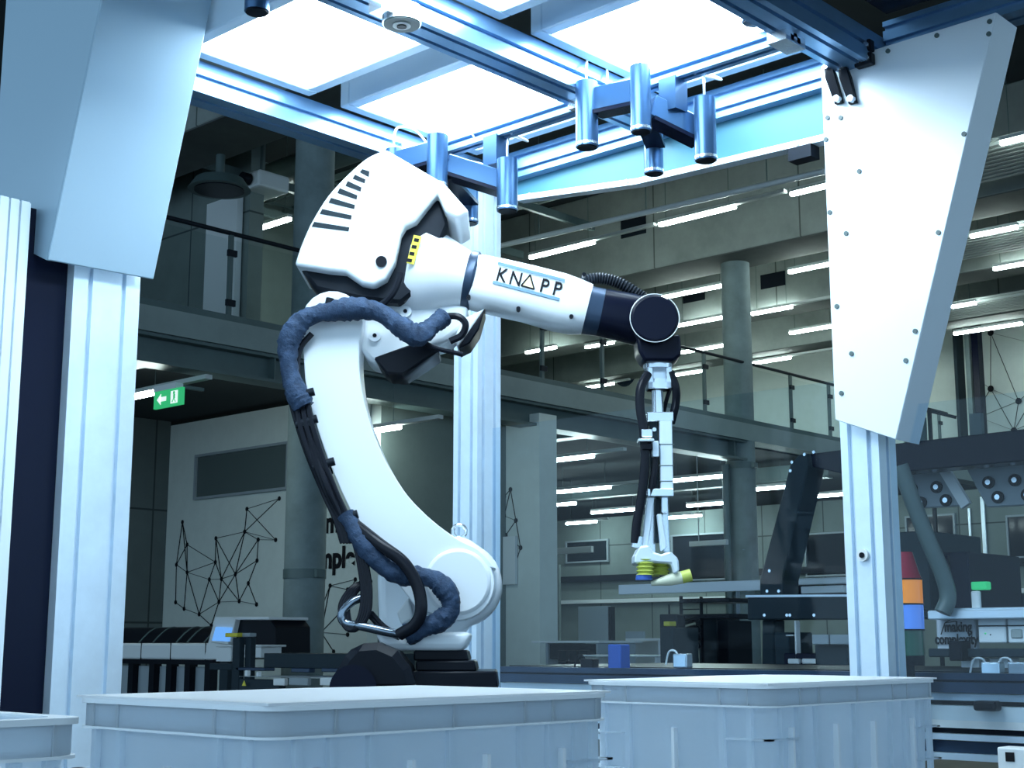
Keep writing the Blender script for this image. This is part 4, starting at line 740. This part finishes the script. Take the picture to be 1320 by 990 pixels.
# ---------------- machines at left behind the cell
t = thing('sorter_conveyor', 'white conveyor with black arched cover at lower left', 'conveyor', (7.4, 6.0, 0)); r_ = rel(t)
X = 7.4
y0, y1, z0, z1 = xquad(X, 140, 829, 272, 851); obj('side_panel', box(B(), 0, .5, y0 - 6, y1 - 6 + 1.5, z0, z1), 'whitep', t, bevel=.02)
ys = [onX(x, 840, X).y - 6 for x in (182, 220, 265)]
for y in ys: obj('panel_seam', box(B(), -.004, .002, y - .004, y + .004, z0, z1), 'ink', t)
za = onX(200, 808, X).z; zb = z1
bm = B(); n = 10; P = []
for i in range(n + 1): P.append((.02 + .44 * i / n, 0, zb + (za - zb) * math.sin(math.pi * i / n)))
poly(bm, [(x, y0 - 6 + .05, z) for x, _, z in P], (0, y1 - y0 + 1.4, 0)); obj('arched_cover', bm, 'black', t, smooth=True)
for px in (178, 196, 226, 240, 262):
    y = onX(px, 820, X).y - 6; obj('cover_rib', poly(B(), [(x - .003, y, z + .004) for x, _, z in P], (0, .025, 0)), 'steel', t)
obj('under_rail', box(B(), .02, .1, y0 - 6, y1 - 6 + 1.5, z0 - .04, z0), 'black', t)
for px in (163, 190, 212, 236, 262): y = onX(px, 870, X).y - 6; obj('leg', box(B(), .04, .12, y - .04, y + .04, 0, z0 - .04), 'black', t)
for px in (152, 176, 200, 224, 249):
    y = onX(px, 870, X).y - 6; obj('under_door', box(B(), .10, .12, y - .13, y + .13, .5, z0 - .06), 'grey', t)
t = thing('control_terminal', 'white machine terminal with blue tablet screen left of the column', 'terminal', onX(300, 850, 7.0)); p0 = t.location
fx([(262, 850), (277, 795), (304, 795), (292, 850)], 7.0, .4, 'housing', 'whitep', t, p0); fx([(304, 795), (346, 795), (355, 808), (355, 845), (318, 850), (292, 850)], 7.05, .35, 'dark_hood', 'black', t, p0)
fx([(273, 826), (278, 808), (298, 809), (294, 827)], 6.985, .015, 'tablet_screen', 'screen', t, p0, 0); fx([(270, 828), (273, 826), (294, 827), (293, 831)], 6.97, .05, 'tablet_shelf', 'whitep', t, p0)
fx([(300, 795), (346, 795), (346, 799), (300, 799)], 7.0, .4, 'top_cover', 'whitep', t, p0)
simple('plastic_tub', 'white plastic tub beside the terminal', 'tub', [('tub', 279, 833, 297, 853, 0, .2, 'whitep'), ('rim', 278, 831, 298, 834, -.02, .24, 'whitep'), ('stand_leg', 283, 853, 293, 870, .05, .1, 'dgrey')], 6.8)
simple('plastic_tub', 'white plastic tub behind the barcode scanner post', 'tub', [('tub', 306, 833, 336, 848, 0, .2, 'whitep'), ('rim', 305, 831, 337, 834, -.02, .24, 'whitep')], 6.85)
simple('scanner_post', 'dark post with yellow handle in front of the terminal', 'post', [('post', 300, 822, 307, 882, 0, .05, 'dgrey'), ('handle', 290, 816, 305, 821, -.01, .06, 'yellow'), ('post', 316, 822, 322, 862, .05, .05, 'dgrey'), ('handle', 306, 816, 322, 821, .04, .06, 'grey'), ('arm', 270, 855, 300, 864, .0, .06, 'dgrey'), ('arm', 304, 860, 340, 865, .0, .1, 'navy')], 6.4)
simple('machine_housing', 'long dark machine housing left of the robot base', 'machine', [('housing', 340, 842, 470, 863, 0, .4, 'dgrey'), ('slot', 375, 861, 398, 867, -.03, .05, 'navy'), ('slot', 414, 861, 450, 867, -.03, .05, 'navy')], 5.6)
simple('work_table', 'pale table top with tools left of the robot base', 'table', [('top', 308, 872, 435, 875, 0, .5, 'aluw'), ('front', 308, 875, 360, 886, .02, .05, 'dgrey'), ('blue_mat', 372, 873, 396, 884, -.03, .03, 'grey'), ('clip', 352, 874, 366, 884, -.03, .03, 'whitep'), ('clip', 412, 873, 430, 884, -.03, .03, 'whitep'), ('fitting', 315, 864, 318, 872, .05, .03, 'whitep'), ('fitting', 330, 866, 332, 872, .05, .03, 'whitep')], 5.2)
p = onX(315, 884, 5.2); t = thing('warning_triangle', 'small yellow warning triangle on the work table front', 'sign', p); obj('triangle', poly(B(), [(-.004, -.018, -.0), (-.004, .018, 0), (-.004, 0, .03)], (.004, 0, 0)), 'yellow', t)

simple('wall_pillar', 'dark grey pillar beside a concrete strip before the white wall at right', 'pillar', [('pillar', 1226, 405, 1241, 600, 0, .3, 'dgrey'), ('concrete_strip', 1241, 405, 1258, 600, .05, .25, 'column'), ('dark_joint', 1258, 405, 1261, 600, .05, .2, 'blacka')], 24.2)
t = thing('rear_railing', 'short black handrail before the white wall beside the right plate', 'railing', onX(1197, 566, 20.5)); r_ = rel(t)
obj('handrail', bar(B(), r_(onX(1195, 529, 20.5)), r_(onX(1232, 538, 20.5)), .05, .05), 'blackm', t); obj('post', bar(B(), r_(onX(1198, 531, 20.5)), Vector((r_(onX(1199, 600, 20.5)).x, r_(onX(1198, 531, 20.5)).y, -t.location.z)), .05, .05), 'blackm', t)
